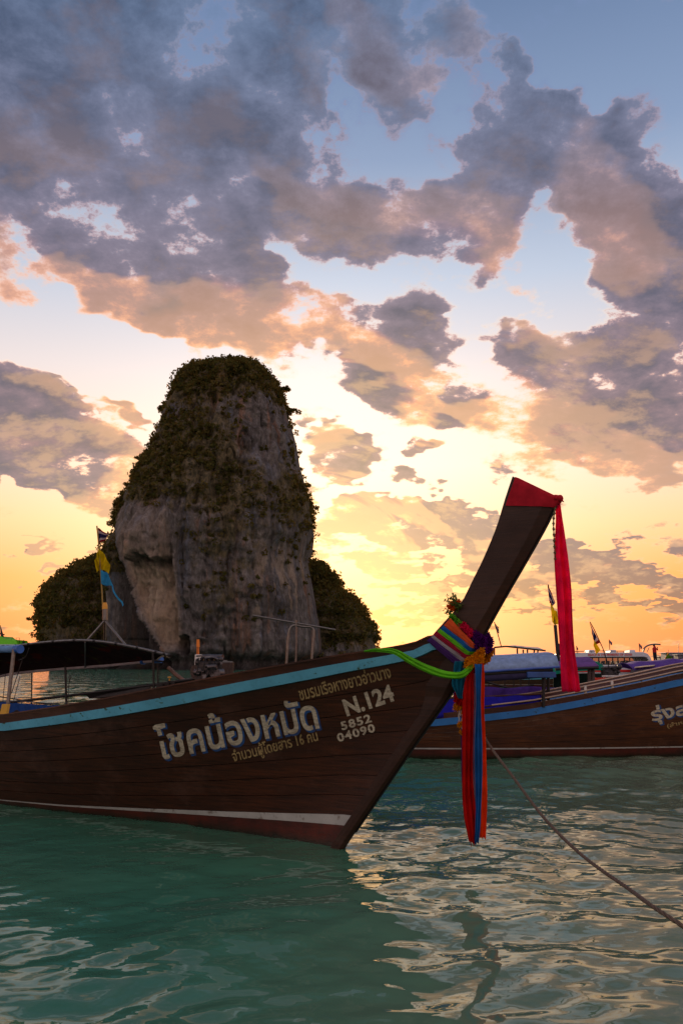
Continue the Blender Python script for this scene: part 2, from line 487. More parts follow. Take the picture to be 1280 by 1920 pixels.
# ------------------------------------------------------------------ sea
def water_material():
    m, T = newmat("sea_water")
    P = objco(T)
    sx = T.n('ShaderNodeSeparateXYZ'); T.put(sx.inputs[0], P)
    n = T.noise(P, .22, 3, .5)
    n2 = T.noise(T.mapping(P, sc=(1, 2.2, 1)), 1.3, 4, .6)
    c = T.mix(T.mr(n, .35, .65), lin(56, 116, 94), lin(72, 122, 94))
    # shallow sandy bottom shows through towards the shore on the right
    shallow = T.mr(T.m('ADD', T.m('SUBTRACT', sx.outputs[0], T.m('MULTIPLY', sx.outputs[1], .35)), T.m('MULTIPLY', n2, 1.6)), -2.2, 1.6, 0, 1, 'SMOOTHSTEP')
    c = T.mix(T.m('MULTIPLY', shallow, .75), c, lin(118, 130, 104))
    c = T.mix(T.mr(n2, .35, .7, 0, .22), c, lin(18, 66, 50))
    # small ripples: weak nearby where the mesh carries the waves, stronger far out
    dist = T.v('LENGTH', P, out=1)
    r1 = T.noise(T.mapping(P, rot=(0, 0, .2), sc=(1, 1.5, 1)), 5.5, 1.5, .5)
    r2 = T.noise(T.mapping(P, sc=(1, 1.8, 1)), .9, 4, .6)
    far = T.mr(dist, 14, 60, 0, 1)
    h = T.m('ADD', T.m('MULTIPLY', r1, .0075), T.m('MULTIPLY', T.m('MULTIPLY', r2, far), .05))
    h = T.m('ADD', h, T.m('MULTIPLY', T.m('MULTIPLY', r1, far), .008))
    r3 = T.noise(T.mapping(P, rot=(0, 0, .25), sc=(.9, .42, 1)), 1.0, 1.5, .5)
    h = T.m('ADD', h, T.m('MULTIPLY', T.m('MULTIPLY', r3, T.mr(dist, 14, 40, 0, 1)), .62))
    b = T.n('ShaderNodeBump'); T.put(b.inputs['Height'], h); b.inputs['Strength'].default_value = 1.0; b.inputs['Distance'].default_value = 1.0
    p = T.n('ShaderNodeBsdfPrincipled')
    T.put(p.inputs['Base Color'], c); T.put(p.inputs['Roughness'], T.mr(dist, 10, 300, .02, .08))
    p.inputs['IOR'].default_value = 1.33
    T.put(p.inputs['Normal'], b.outputs[0])
    return finish(m, T, p.outputs[0])

def axis_steps(lo, hi, step, grow, far_lo, far_hi):
    mid = list(np.arange(lo, hi, step))
    up = []; x = mid[-1]; d = step
    while x < far_hi:
        d *= grow; x += d; up.append(x)
    dn = []; x = lo; d = step
    while x > far_lo:
        d *= grow; x -= d; dn.append(x)
    return np.array(dn[::-1] + mid + up)

def build_sea():
    xs = axis_steps(-5.2, 5.8, .029, 1.09, -9000, 9000)
    ys = [1.6]
    while ys[-1] < 15000:
        y = ys[-1]
        ys.append(y + (max(.026, .0050 * y) if y < 60 else .05 * y))
    back = []; y = 1.6; d = .05
    while y > -60: d *= 1.25; y -= d; back.append(y)
    ys = np.array(back[::-1] + ys)
    X, Y = np.meshgrid(xs, ys)
    dx = np.gradient(xs)[None, :] * np.ones_like(Y); dy = np.gradient(ys)[:, None] * np.ones_like(X)
    rr = np.random.default_rng(11)
    Z = np.zeros_like(X)
    for i in range(84):
        lam = .16 * (18.0 ** (i / 83.0)) * rr.uniform(.9, 1.1)
        th = math.radians(rr.normal(-66, 38))          # travel direction: crests run mostly left-right
        k = 2 * math.pi / lam
        kx, ky = k * math.cos(th), k * math.sin(th)
        amp = .0023 * lam ** .72
        # fade a wave out where the grid is too coarse to carry it
        g = np.maximum(dx * abs(math.cos(th)), dy * abs(math.sin(th)))
        fade = np.clip((lam / g - 3.0) / 4.0, 0, 1)
        Z += amp * fade * np.sin(kx * X + ky * Y + rr.uniform(0, 6.28))
    # calmer patches
    calm = .75 + .45 * np.sin(.35 * X + .21 * Y + 1.0) * np.sin(.27 * X - .4 * Y + 2.2)
    Z *= calm
    V = np.stack([X, Y, Z], -1).reshape(-1, 3)
    ny, nx = X.shape
    i = np.arange(ny - 1)[:, None] * nx + np.arange(nx - 1)[None, :]
    Fc = np.stack([i, i + 1, i + nx + 1, i + nx], -1).reshape(-1, 4)
    o = numpy_mesh("sea_water", V, Fc, water_material())
    tag(o, kind='structure', label='calm green shallow sea with soft ripples catching the sunset')
    return o
build_sea()

# ------------------------------------------------------------------ rock island
ISL = 160.0
def rock_material(veg=True):
    m, T = newmat("limestone_rock" if veg else "hill_ground")
    P = objco(T)
    ge = T.n('ShaderNodeNewGeometry')
    nz = T.n('ShaderNodeSeparateXYZ'); T.put(nz.inputs[0], ge.outputs['Normal'])
    sp = T.n('ShaderNodeSeparateXYZ'); T.put(sp.inputs[0], P)
    st = T.noise(T.mapping(P, sc=(1, 1, .10)), .55, 6, .65, 2.1, .4)      # vertical streaks
    st2 = T.noise(T.mapping(P, sc=(1, 1, .05), loc=(31, 7, 3)), .38, 5, .6)
    bl = T.noise(P, .10, 5, .6)
    fine = T.noise(T.mapping(P, sc=(1, 1, .5)), 1.6, 7, .7)
    c = T.mix(T.mr(st, .36, .66), lin(88, 85, 86), lin(140, 134, 130))
    c = T.mix(T.mr(st2, .56, .68, 0, .6), c, lin(164, 112, 76))
    c = T.mix(T.mr(st2, .44, .36, 0, .7), c, lin(116, 124, 138))
    c = T.mix(T.mr(fine, .42, .62, .6, 0), c, lin(62, 54, 50))
    at_ = T.n('ShaderNodeAttribute', attribute_name='pale')
    c = T.mix(T.m('MULTIPLY', at_.outputs['Fac'], T.mr(fine, .3, .6, .5, 1)), c, T.mix(T.mr(st, .3, .6), lin(156, 132, 110), lin(178, 158, 136)))
    sn = T.n('ShaderNodeAttribute', attribute_name='painted_shade')
    c = T.mix(T.m('MULTIPLY', sn.outputs['Fac'], .85), c, lin(58, 50, 46))  # darkens the rock where overhang shade is painted in
    av = T.n('ShaderNodeAttribute', attribute_name='veg')
    vn = T.noise(P, .35, 6, .7)
    vm = T.m('MULTIPLY', av.outputs['Fac'], 1.0)
    vm = T.mr(T.m('ADD', vm, T.m('MULTIPLY', T.m('SUBTRACT', vn, .5), 1.8)), .35, .6)
    c = T.mix(T.m('MULTIPLY', vm, .75), c, T.mix(T.mr(fine, .4, .6), lin(60, 58, 32), lin(112, 96, 58)))
    # dark wet band at the tide line
    c = T.mix(T.mr(T.m('ADD', sp.outputs[2], T.m('MULTIPLY', bl, 2.0)), 1.2, 3.6, .8, 0), c, lin(30, 27, 26))
    h = T.m('ADD', T.m('MULTIPLY', st, 1.2), fine)
    nb = T.n('ShaderNodeBump'); T.put(nb.inputs['Height'], h); nb.inputs['Strength'].default_value = .9; nb.inputs['Distance'].default_value = .8
    return finish(m, T, principled(T, c, .9, 0, .2, nb.outputs[0]))

def fbm(P, octaves=5, seed=0, lac=2.0, gain=.5):
    """value noise on an (n,3) array"""
    P = np.asarray(P, float)
    out = np.zeros(len(P)); a = 1.0; tot = 0
    for o in range(octaves):
        Q = P * lac ** o + seed * 17.3 + o * 5.1
        i = np.floor(Q).astype(np.int64); f = Q - i; f = f * f * (3 - 2 * f)
        def h(ix, iy, iz):
            n = (ix * 374761393 + iy * 668265263 + iz * 2147483647 + seed * 1013904223) & 0xffffffff
            n = ((n ^ (n >> 13)) * 1274126177) & 0xffffffff
            n = ((n ^ (n >> 16)) * 2246822519) & 0xffffffff
            return ((n ^ (n >> 15)) & 0xffffff) / float(0xffffff)
        v = 0
        for dx in (0, 1):
            for dy in (0, 1):
                for dz in (0, 1):
                    w = (f[:, 0] if dx else 1 - f[:, 0]) * (f[:, 1] if dy else 1 - f[:, 1]) * (f[:, 2] if dz else 1 - f[:, 2])
                    v = v + w * h(i[:, 0] + dx, i[:, 1] + dy, i[:, 2] + dz)
        out += a * v; tot += a; a *= gain
    return out / tot

ROCK_L = [(699,425),(703,396),(712,364),(728,342),(752,328),(780,314),(808,302),(850,284),(885,268),(920,246),(950,229),(1000,210),(1030,200),(1050,195),(1110,198),(1180,198),(1250,203)]
ROCK_R = [(699,470),(703,490),(712,506),(728,517),(752,530),(780,541),(808,549),(850,559),(880,564),(920,575),(950,583),(1000,588),(1030,585),(1060,578),(1110,588),(1180,600),(1250,606)]
LH_L = [(1046,196),(1056,170),(1068,144),(1082,118),(1098,100),(1118,84),(1145,74),(1190,78),(1250,84)]
LH_R = [(1050,200),(1060,240),(1072,262),(1085,275),(1100,285),(1120,300),(1150,310),(1190,320),(1250,330)]
RH_L = [(1060,590),(1075,570),(1095,555),(1120,540),(1140,530),(1170,520),(1205,510),(1250,500)]
RH_R = [(1058,600),(1075,608),(1095,630),(1120,653),(1140,672),(1170,692),(1205,706),(1250,711)]

def column_rock(name, L, R, Y, depth, nz, nt, mat, rough=1.0, p=2.5, feature=True, seed=1):
    """rock body lofted through level sections; silhouette widths measured, depth real"""
    ly = [a for a, b in L]; ry = [a for a, b in R]
    top, bot = min(ly), 1262
    t = np.linspace(0, 1, nz) ** 1.25
    py = top + (bot - top) * t
    xl = np.interp(py, ly, [b for a, b in L]); xr = np.interp(py, ry, [b for a, b in R])
    rng = np.random.default_rng(seed)
    if not feature:
        wob = (fbm(np.stack([py * .06, py * 0, py * 0], 1), 3, seed + 90) - .5) * 26
        xl = xl + wob * np.clip((py - top) / 20, 0, 1); xr = xr - wob * np.clip((py - top) / 20, 0, 1)
    th = np.linspace(0, 2 * np.pi, nt, endpoint=False)
    V = []; PXY = []
    for k in range(nz):
        a = at(xl[k], py[k], Y); b = at(xr[k], py[k], Y)
        cx = (a.x + b.x) / 2; hw = (b.x - a.x) / 2; z = (a.z + b.z) / 2
        dd = depth * (hw / max(1e-6, (np.max(xr - xl) / 2 * Y / F))) ** .8
        c, s = np.cos(th), np.sin(th)
        x = np.sign(c) * np.abs(c) ** (2 / p) * hw; y = np.sign(s) * np.abs(s) ** (2 / p) * dd
        # solve the section so that its outline, seen with its depth, has the measured width
        for _ in range(6):
            pr = (cx + x) / (Y + y); ta, tb = a.x / Y, b.x / Y
            kk = (tb - ta) / (pr.max() - pr.min())
            x = x * kk
            pr = (cx + x) / (Y + y)
            cx += ((ta + tb) / 2 - (pr.max() + pr.min()) / 2) * Y
        V.append(np.stack([cx + x, Y + y, np.full(nt, z)], -1))
        PXY.append(np.stack([np.interp(x, [x.min(), x.max()], [xl[k], xr[k]]), np.full(nt, py[k])], -1))
    # rounded cap
    V = np.array(V); PXY = np.array(PXY)
    base = V.reshape(-1, 3).copy()
    pxy = PXY.reshape(-1, 2)
    cen = np.repeat(V.mean(1, keepdims=True), nt, 1).reshape(-1, 3)
    nrm = base - cen; nrm[:, 2] = 0; nrm /= np.linalg.norm(nrm, axis=1, keepdims=True) + 1e-6
    q = base * np.array([1, 1, .16])
    flute = fbm(q * .28, 4, 3 + seed); flute = 1 - np.abs(flute * 2 - 1) * 2.2
    crack = fbm(base * np.array([.42, .42, .07]), 4, 51 + seed); crack = -np.clip(1 - np.abs(crack * 2 - 1) * 9, 0, 1)
    blocky = np.floor(fbm(base * np.array([.22, .22, .10]), 3, 61 + seed) * 9) / 9 - .5
    big = fbm(base * np.array([.05, .05, .03]), 3, 5 + seed) - .5
    med = fbm(base * np.array([.16, .16, .12]), 4, 8 + seed) - .5
    ledge = fbm(base * np.array([.10, .10, .55]), 4, 12 + seed) - .5
    disp = rough * (1.1 * flute + 5.0 * big + 4.2 * med + 2.2 * ledge + 1.3 * crack + 3.5 * blocky)
    facing = np.abs(nrm[:, 1])                          # outline points move less
    disp -= disp.mean()
    disp *= .10 + .90 * facing ** 3.5
    pale = np.zeros(len(base)); veg = np.zeros(len(base)); painted_shade = np.zeros(len(base))
    X, Yp = pxy[:, 0], pxy[:, 1]
    front = (nrm[:, 1] < 0.15)
    if feature:
        # the big overhang low on the left: a smooth pale wall ending in a dark diagonal hollow
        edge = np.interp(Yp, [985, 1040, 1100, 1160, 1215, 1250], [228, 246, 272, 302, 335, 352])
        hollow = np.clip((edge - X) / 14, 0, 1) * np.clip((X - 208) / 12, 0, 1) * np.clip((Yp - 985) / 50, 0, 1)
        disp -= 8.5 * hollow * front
        painted_shade = np.maximum(painted_shade, hollow * front * (fbm(q * .7, 3, 71) > .38))  # shade of the recessed hollow, painted into the rock colour
        # ledge with hanging stalactites over the pale wall
        lip = 1072 + 26 * (fbm(q * np.array([1.1, 1.1, 0]), 2, 81) - .5)
        over = np.clip((X - 286) / 8, 0, 1) * np.clip((356 - X) / 8, 0, 1) * (Yp < lip) * np.clip((Yp - 985) / 50, 0, 1)
        disp += 3.2 * over * front
        painted_shade = np.maximum(painted_shade, .8 * np.exp(-((Yp - lip - 4) / 7) ** 2) * (X > 286) * (X < 356) * front)  # shade below the ledge lip, painted as a dark line
        right = np.interp(Yp, [960, 1200], [352, 378])
        wall = np.clip((X - edge) / 8, 0, 1) * np.clip((right - X) / 10, 0, 1) * np.clip((Yp - 960) / 60, 0, 1) * np.clip((1225 - Yp) / 20, 0, 1)
        pale = np.maximum(pale, wall * front * np.clip((Yp - 1030) / 60, .35, 1))
        disp -= rough * (2.6 * wall * (1.0 * (flute > -9)) * np.clip((Yp - 1060) / 60, 0, 1)) * front
        # drip column beside the wall
        drip = np.exp(-((X - np.interp(Yp, [960, 1200], [352, 372])) / 5.0) ** 2) * np.clip((Yp - 950) / 40, 0, 1)
        disp += 1.8 * drip * front
        # small cave mouth at the tide line
        cave = np.exp(-(((X - 378) / 11) ** 2 + ((Yp - 1214) / 16) ** 2))
        disp -= 5 * (cave > .35) * front
        # ochre streaked wall on the right
        oc = np.clip((X - 470) / 30, 0, 1) * np.clip((590 - X) / 20, 0, 1) * np.clip((Yp - 1020) / 60, 0, 1) * np.clip((1190 - Yp) / 40, 0, 1)
        pale = np.maximum(pale, .55 * oc * (fbm(q * .55, 3, 21) > .60))
        # vegetation: cap, ledges, left shoulder
        v = np.interp(Yp, [690, 760, 800, 900, 960, 1010, 1100, 1200, 1250], [1.0, .9, .42, .46, .40, .30, .24, .10, 0])
        v += .45 * (np.exp(-((X - 300) / 60) ** 2 - ((Yp - 930) / 70) ** 2) + np.exp(-((X - 400) / 90) ** 2 - ((Yp - 880) / 60) ** 2) + .8 * np.exp(-((X - 450) / 60) ** 2 - ((Yp - 980) / 60) ** 2))
        v += 1.0 * np.clip((246 - X) / 16, 0, 1) * (Yp < 1080) + .5 * np.exp(-((X - 560) / 30) ** 2 - ((Yp - 960) / 40) ** 2)
        v -= .8 * wall + 1.0 * hollow
        v -= .55 * np.exp(-((X - 500) / 45) ** 2 - ((Yp - 850) / 75) ** 2)
        v += .25 * np.exp(-((X - 440) / 40) ** 2 - ((Yp - 1130) / 70) ** 2)
        veg = np.clip(v, 0, 1)
    else:
        veg = np.clip(np.interp(Yp, [1050, 1170, 1215, 1250], [1.0, 1.0, .5, 0.0]), 0, 1)
    # undercut at the tide line
    disp -= (2.6 if feature else 1.4) * np.exp(-((Yp - 1243) / 12) ** 2) * (base[:, 1] < Y)
    Vd = base + nrm * disp[:, None]
    Vd[:, 2] += rough * 1.6 * (fbm(base * .22, 3, 30 + seed) - .5) * (Yp < 1200)
    topc = Vd[:nt].mean(0) + np.array([0, 0, .6])
    Vd = np.vstack([Vd, topc]); pale = np.append(pale, 0); veg = np.append(veg, 1)
    k = np.arange(nz - 1)[:, None] * nt; j = np.arange(nt)[None, :]; j2 = (j + 1) % nt
    Fq = np.stack([k + j, k + nt + j, k + nt + j2, k + j2], -1).reshape(-1, 4)
    ft = np.array([(len(Vd) - 1, a, (a + 1) % nt, (a + 1) % nt) for a in range(nt)])
    # cap as quads with a doubled corner would be degenerate: use bmesh-free triangles split
    o = numpy_mesh(name, Vd, Fq, mat, True, {'pale': pale, 'veg': veg, 'painted_shade': np.append(painted_shade, 0)})
    return o, Vd, veg, nt, nz

def leaf_material(name, a, b, c_, trans=.5):
    m, T = newmat(name)
    at_ = T.n('ShaderNodeAttribute', attribute_name='tone')
    col = T.ramp(at_.outputs['Fac'], [(0, a), (.5, b), (1, c_)])
    d = T.n('ShaderNodeBsdfDiffuse'); T.put(d.inputs[0], col)
    tr = T.n('ShaderNodeBsdfTranslucent'); T.put(tr.inputs[0], T.mix(.5, col, lin(150, 96, 30)))
    mx = T.n('ShaderNodeMixShader'); mx.inputs[0].default_value = trans
    m.node_tree.links.new(d.outputs[0], mx.inputs[1]); m.node_tree.links.new(tr.outputs[0], mx.inputs[2])
    return finish(m, T, mx.outputs[0])

LEAF = leaf_material("leaves", lin(48, 60, 30), lin(78, 84, 46), lin(122, 112, 66))

def leaf_cloud(centres, radii, per, size, rng, flat=.7):
    """many small leaf faces spread through clumps -> verts, tri faces, tone"""
    n = len(centres); C = np.repeat(centres, per, 0); Rr = np.repeat(radii, per)
    d = rng.normal(size=(n * per, 3)); d /= np.linalg.norm(d, axis=1, keepdims=True)
    rad = rng.uniform(.35, 1.0, n * per) ** .6
    P = C + d * (Rr * rad)[:, None] * np.array([1, 1, flat])
    u = rng.normal(size=P.shape); u /= np.linalg.norm(u, axis=1, keepdims=True)
    w = rng.normal(size=P.shape); w -= u * (w * u).sum(1, keepdims=True); w /= np.linalg.norm(w, axis=1, keepdims=True)
    s = (size * rng.uniform(.6, 1.4, n * per))[:, None]
    V = np.stack([P - u * s, P + w * s * .55, P + u * s, P - w * s * .55], 1).reshape(-1, 3)
    Fq = np.arange(len(V)).reshape(-1, 4)
    tone = np.repeat(np.clip(np.repeat(rng.uniform(0, 1, n), per) * .6 + rng.uniform(0, .4, n * per), 0, 1), 4)
    return V, Fq, tone

ROCKM = rock_material()
def build_island():
    rng = np.random.default_rng(4)
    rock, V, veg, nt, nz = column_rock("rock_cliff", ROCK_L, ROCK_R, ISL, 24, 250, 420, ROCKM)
    tag(rock, kind='structure', label='tall limestone sea stack with a pale overhang and scrub on top')
    lh, V2, veg2, nt2, nz2 = column_rock("left_hill", LH_L, LH_R, ISL + 14, 18, 90, 200, ROCKM, .55, 2.2, False, 2)
    tag(lh, kind='structure', label='low wooded shoulder at the left foot of the sea stack')
    rh, V3, veg3, nt3, nz3 = column_rock("right_hill", RH_L, RH_R, ISL + 12, 16, 90, 200, ROCKM, .5, 2.2, False, 3)
    tag(rh, kind='structure', label='low wooded shoulder at the right foot of the sea stack')
    # scrub over the rock
    def scatter(V, veg, nt, nz, count, name, label, rmin, rmax, size, per=26, boost=None):
        A = V[:nt * nz]
        vis = (A[:, 1] < A[:, 1].mean() + 6)
        w = veg[:nt * nz] ** 1.6 * vis
        cl = fbm(A * .16, 3, 44)
        w = w * (cl > .43 - .3 * (veg[:nt * nz] > .8)) + 1e-9
        w /= w.sum()
        idx = rng.choice(len(A), count, p=w)
        C = A[idx] + rng.normal(0, .3, (count, 3))
        r = rng.uniform(rmin, rmax, count) * (0.6 + .6 * veg[idx])
        Vv, Ff, tone = leaf_cloud(C, r, per, size, rng)
        o = numpy_mesh(name, Vv, Ff, LEAF, False, {'tone': tone})
        tag(o, kind='stuff', label=label, cat='shrubs')
    scatter(V, veg, nt, nz, 3000, "scrub", 'dark green scrub clinging to the top and ledges of the tall rock', .35, 1.25, .30)
    scatter(V2, veg2, nt2, nz2, 1500, "scrub", 'dense dark scrub covering the low left hill', .8, 1.5, .36)
    scatter(V3, veg3, nt3, nz3, 1300, "scrub", 'sunlit scrub covering the low right hill', .8, 1.4, .34)
    # shrubs and small trees on the skyline, one by one
    tm = plain("twig_bark", (.06, .045, .035), .9)
    spots = [
     (266,862,1.0,26,'loose shrub leaning out of the left cliff edge, highest of the sparse ones'),
     (240,912,.8,22,'sparse shrub on the left cliff edge just above the mid slope'),
     (229,948,.9,26,'bushy shrub on the left cliff edge halfway up the rock'),
     (213,985,1.0,30,'sunlit leafy shrub on the left cliff edge beside the flag'),
     (206,1018,.8,26,'small shrub low on the left cliff edge above the pennants'),
     (308,765,.8,30,'round bush on the upper left shoulder of the tall rock'),
     (330,722,.9,30,'bush at the left corner of the rock summit'),
     (372,706,.9,26,'dark bush on the left part of the rock summit'),
     (415,697,.7,18,'umbrella shaped bush just left of the highest point of the rock'),
     (450,690,.7,20,'flat topped bush at the highest point of the rock'),
     (482,692,.6,20,'low bush right of the highest point of the rock'),
     (536,732,.8,26,'bush at the right corner of the rock summit'),
     (550,772,.9,22,'scraggy bush hanging from the upper right cliff edge'),
     (575,912,.7,22,'small bush on the right cliff edge two thirds up'),
     (583,952,.9,26,'bush bulging from the right cliff edge at mid height'),
     (598,1060,1.0,30,'tall dark tree top of the right hill next to the main rock'),
     (634,1094,.8,26,'rounded tree on the slope of the right hill'),
     (668,1132,.8,24,'glowing tree low on the right hill slope'),
     (694,1172,1.0,30,'golden rimmed tree near the foot of the right hill'),
     (704,1198,.9,26,'lowest tree at the shore end of the right hill'),
     (150,1056,1.0,26,'tree on the crest of the left hill'),
     (118,1076,1.0,26,'spreading tree on the outer crest of the left hill'),
     (92,1100,1.1,20,'feathery pale tree standing out from the left hill'),
     (74,1130,.9,24,'dark tree at the outer edge of the left hill'),
     (66,1160,.9,12,'thin bare shrub hanging over the sea at the left hill'),
    ]
    for i, (px, py, sc, n, lab) in enumerate(spots):
        Y = ISL + (12 if (px > 592 or px < 200) else 0)
        p = at(px, py, Y)
        inward = Vector((1 if px < 430 else -1, 0, -.6)) if not 350 < px < 520 else Vector((0, 0, -1))
        base = p + inward * (1.9 * sc)
        r = thing("shrub" if py < 1055 else "small_tree", base, lab, 'shrub' if py < 1055 else 'tree', 'shrubs and trees on the skyline of the island')
        tw = MB()
        C = []
        for k in range(int(n * .6)):
            a = rng.uniform(0, 6.28); e = rng.uniform(.1, 1.3); L = rng.uniform(.5, 1.25) * sc * 1.7
            q = p + Vector((math.cos(a) * math.cos(e), math.sin(a) * math.cos(e), math.sin(e) - .35)) * L * .8
            mid = base.lerp(q, .5) + Vector(rng.normal(0, .12, 3))
            tw.tube([base, mid, q], [.07 * sc, .045, .02], 4, False)
            C.append(q)
        tw.tube([base - Vector((0, 0, .6)), base + (p - base) * .5], [.16 * sc, .10 * sc], 5)
        tw.build("trunk", tm, r)
        Vv, Ff, tone = leaf_cloud(np.array([tuple(c) for c in C]), rng.uniform(.35, .75, len(C)) * sc, 26, .26, rng, .6)
        o = numpy_mesh("crown", Vv - np.array(base)[None], Ff, LEAF, False, {'tone': tone})
        o.parent = r
build_island()

# ------------------------------------------------------------------ near long-tail boat
W_HULL = wood("hull_wood", lin(46, 24, 15), lin(86, 46, 27), .42)
W_RAIL = wood("rail_wood", lin(58, 30, 20), lin(98, 56, 36), .38)
W_PROW = wood("prow_wood", lin(46, 25, 12), lin(66, 37, 19), .6)
M_RED_OLD = plain("red_bottom_paint_far", lin(74, 29, 21), .6, var=.35, scale=3, dirt=lin(60, 22, 18))
M_WHT = plain("boot_stripe_paint", lin(176, 176, 170), .5, var=.15, scale=4, dirt=lin(110, 96, 84))
def red_paint():
    m, T = newmat("red_bottom_paint")
    P = objco(T); sp = T.n('ShaderNodeSeparateXYZ'); T.put(sp.inputs[0], P)
    n = T.noise(P, 3.0, 6, .65); f = T.noise(T.mapping(P, sc=(1, 1, 3)), 12, 5, .7)
    c = T.mix(T.mr(n, .35, .65), lin(60, 25, 19), lin(96, 36, 24))
    c = T.mix(T.mr(f, .54, .66, 0, .7), c, lin(54, 38, 30))
    # weed and slime where the hull keeps wet
    wet = T.mr(T.m('ADD', sp.outputs[2], T.m('MULTIPLY', f, .10)), .05, .12, .9, 0)
    c = T.mix(wet, c, lin(34, 36, 26))
    return finish(m, T, principled(T, c, T.mr(wet, 0, 1, .5, .2), 0, .5, bump(T, f, .5, .006)))
M_RED = red_paint()
def strake_paint(name, col, chip):
    m, T = newmat(name)
    P = objco(T)
    n = T.noise(P, 3.0, 5, .6)
    ch = T.noise(T.mapping(P, sc=(1, 1, 1.6)), 9.0, 4, .6)
    c = T.mix(T.mr(n, .3, .7), tuple(x * .8 for x in col[:3]) + (1,), tuple(min(1, x * 1.15) for x in col[:3]) + (1,))
    c = T.mix(T.mr(ch, .64, .68), c, chip)
    c = T.mix(T.mr(T.noise(P, 22, 4, .7), .55, .75, 0, .4), c, tuple(x * .4 for x in col[:3]) + (1,))
    return finish(m, T, principled(T, c, .38, 0, .5, bump(T, ch, .3, .003)))
M_BLUE = strake_paint("blue_strake_paint", lin(104, 184, 214), lin(70, 96, 70))
M_DARK = plain("dark_metal", lin(46, 42, 40), .5, .6, scale=14)
M_STEEL = plain("steel_tube", lin(112, 106, 100), .35, .85, scale=20)
M_INSIDE = wood("inside_wood", lin(60, 40, 30), lin(104, 74, 54), .6)

M_ADDED_BACKING = wood("added_seam_backing_wood", lin(24, 14, 10), lin(40, 24, 16), .7)  # for the dark backing added behind the plank seams

HEAD = math.radians(36)
A = Vector((-math.cos(HEAD), math.sin(HEAD), 0))     # towards the stern
N = Vector((-math.sin(HEAD), -math.cos(HEAD), 0))    # to the side facing the camera
B0 = onwater(645, 1590)

def bw(s, t, z):
    return B0 + A * s + N * t + Vector((0, 0, z))

def centre(px, py, t=0.0):
    """photo pixel -> (s, z) on the plane t = const of the near boat"""
    d = ray(px, py); o = B0 + N * t
    k = (o - CAM).dot(N) / d.dot(N)
    p = CAM + d * k
    return (p - B0).dot(A), p.z

front_px = [(645,1590),(680,1538),(740,1450),(790,1378),(840,1308),(875,1252),(912,1180),(950,1112),(985,1052),(1020,990),(1042,945)]
back_px = [(805,1200),(840,1164),(870,1130),(890,1090),(910,1050),(935,990),(950,940),(965,895)]
FRONT = [(.12, -.20)] + [centre(*q) for q in front_px]
BACK = [centre(*q) for q in back_px]
def s_front(z):
    return float(np.interp(z, [q[1] for q in FRONT], [q[0] for q in FRONT]))

def wgun(s): return 1.0 * (1 - math.exp(-max(s + 1.2, 0) / 2.0)) * (1 if s < 6 else 1 - .30 * ((s - 6) / 5) ** 2)
def wlin(s): return .85 * (1 - math.exp(-(max(s, 0) / 4.0) ** 2)) * (1 if s < 6 else 1 - .45 * ((s - 6) / 5) ** 2)

# sheer height solved from the photo where the gunwale is seen
def gun_hit(px, py):
    d = ray(px, py); k = 3.0
    while k < 20:
        p = CAM + d * k
        s = (p - B0).dot(A); t = (p - B0).dot(N)
        if t < wgun(s): return s, p.z
        k += .004
sheer = sorted(gun_hit(*q) for q in [(812,1194),(780,1208),(740,1215),(700,1221),(650,1228),(600,1236),(525,1249),(450,1262),(375,1276),(300,1290),(200,1310),(100,1327),(0,1342)])
SHS = [-1.3] + [q[0] for q in sheer] + [5.5, 7.5, 9.5, 11.0]
SHZ = [sheer[0][1] + .03] + [q[1] for q in sheer] + [sheer[-1][1] - .07, sheer[-1][1] - .06, sheer[-1][1] + .02, sheer[-1][1] + .15]
def ztop(s): return float(np.interp(s, SHS, SHZ))

def hull_t(s, z):
    """half width of the near hull at station s and height z"""
    zt = ztop(s); q = max(0.0, min(1.0, z / zt))
    s0 = s_front(z)
    if s <= s0: return 0.0
    x = s - s0
    L = 4.0 + (2.0 - 4.0) * q; pw = 2.0 - 1.0 * q ** .8; B = .85 + .15 * q
    t = B * (1 - math.exp(-(x / L) ** pw))
    if s > 6: t *= 1 - (.45 - .15 * q) * ((s - 6) / 5) ** 2
    if z < 0: t *= max(0.0, 1 - (-z / .32) ** 2) ** .5
    return t

def hull_strip(z0, z1, off, side=1, ns=70, nzz=3, thick=.03, s_end=11.0):
    """board between heights z0(s)..z1(s), proud of the hull by off"""
    rows_o = []; rows_i = []
    us = [(i / ns) ** 1.5 for i in range(ns + 1)]
    for j in range(nzz + 1):
        f = j / nzz
        ro = []; ri = []
        for u in us:
            # start on the stem line at this height
            s = None
            za = z0(-.5) * (1 - f) + z1(-.5) * f
            s0 = s_front(za)
            for _ in range(4):
                za = z0(s0) * (1 - f) + z1(s0) * f
                s0 = s_front(za)
            s0 += .015
            s = s0 + (s_end - s0) * u
            z = z0(s) * (1 - f) + z1(s) * f
            t = hull_t(s, z)
            ro.append(bw(s, side * max(t + off, 0.0), z)); ri.append(bw(s, side * max(t + off - thick, 0.0), z))
        rows_o.append(ro); rows_i.append(ri)
    m = MB()
    loop = rows_o + rows_i[::-1] + [rows_o[0]]
    m.loft(loop)
    # close the aft end
    return m

def lerpz(f):
    return lambda s: -.24 + (ztop(s) - .165 + .24) * f

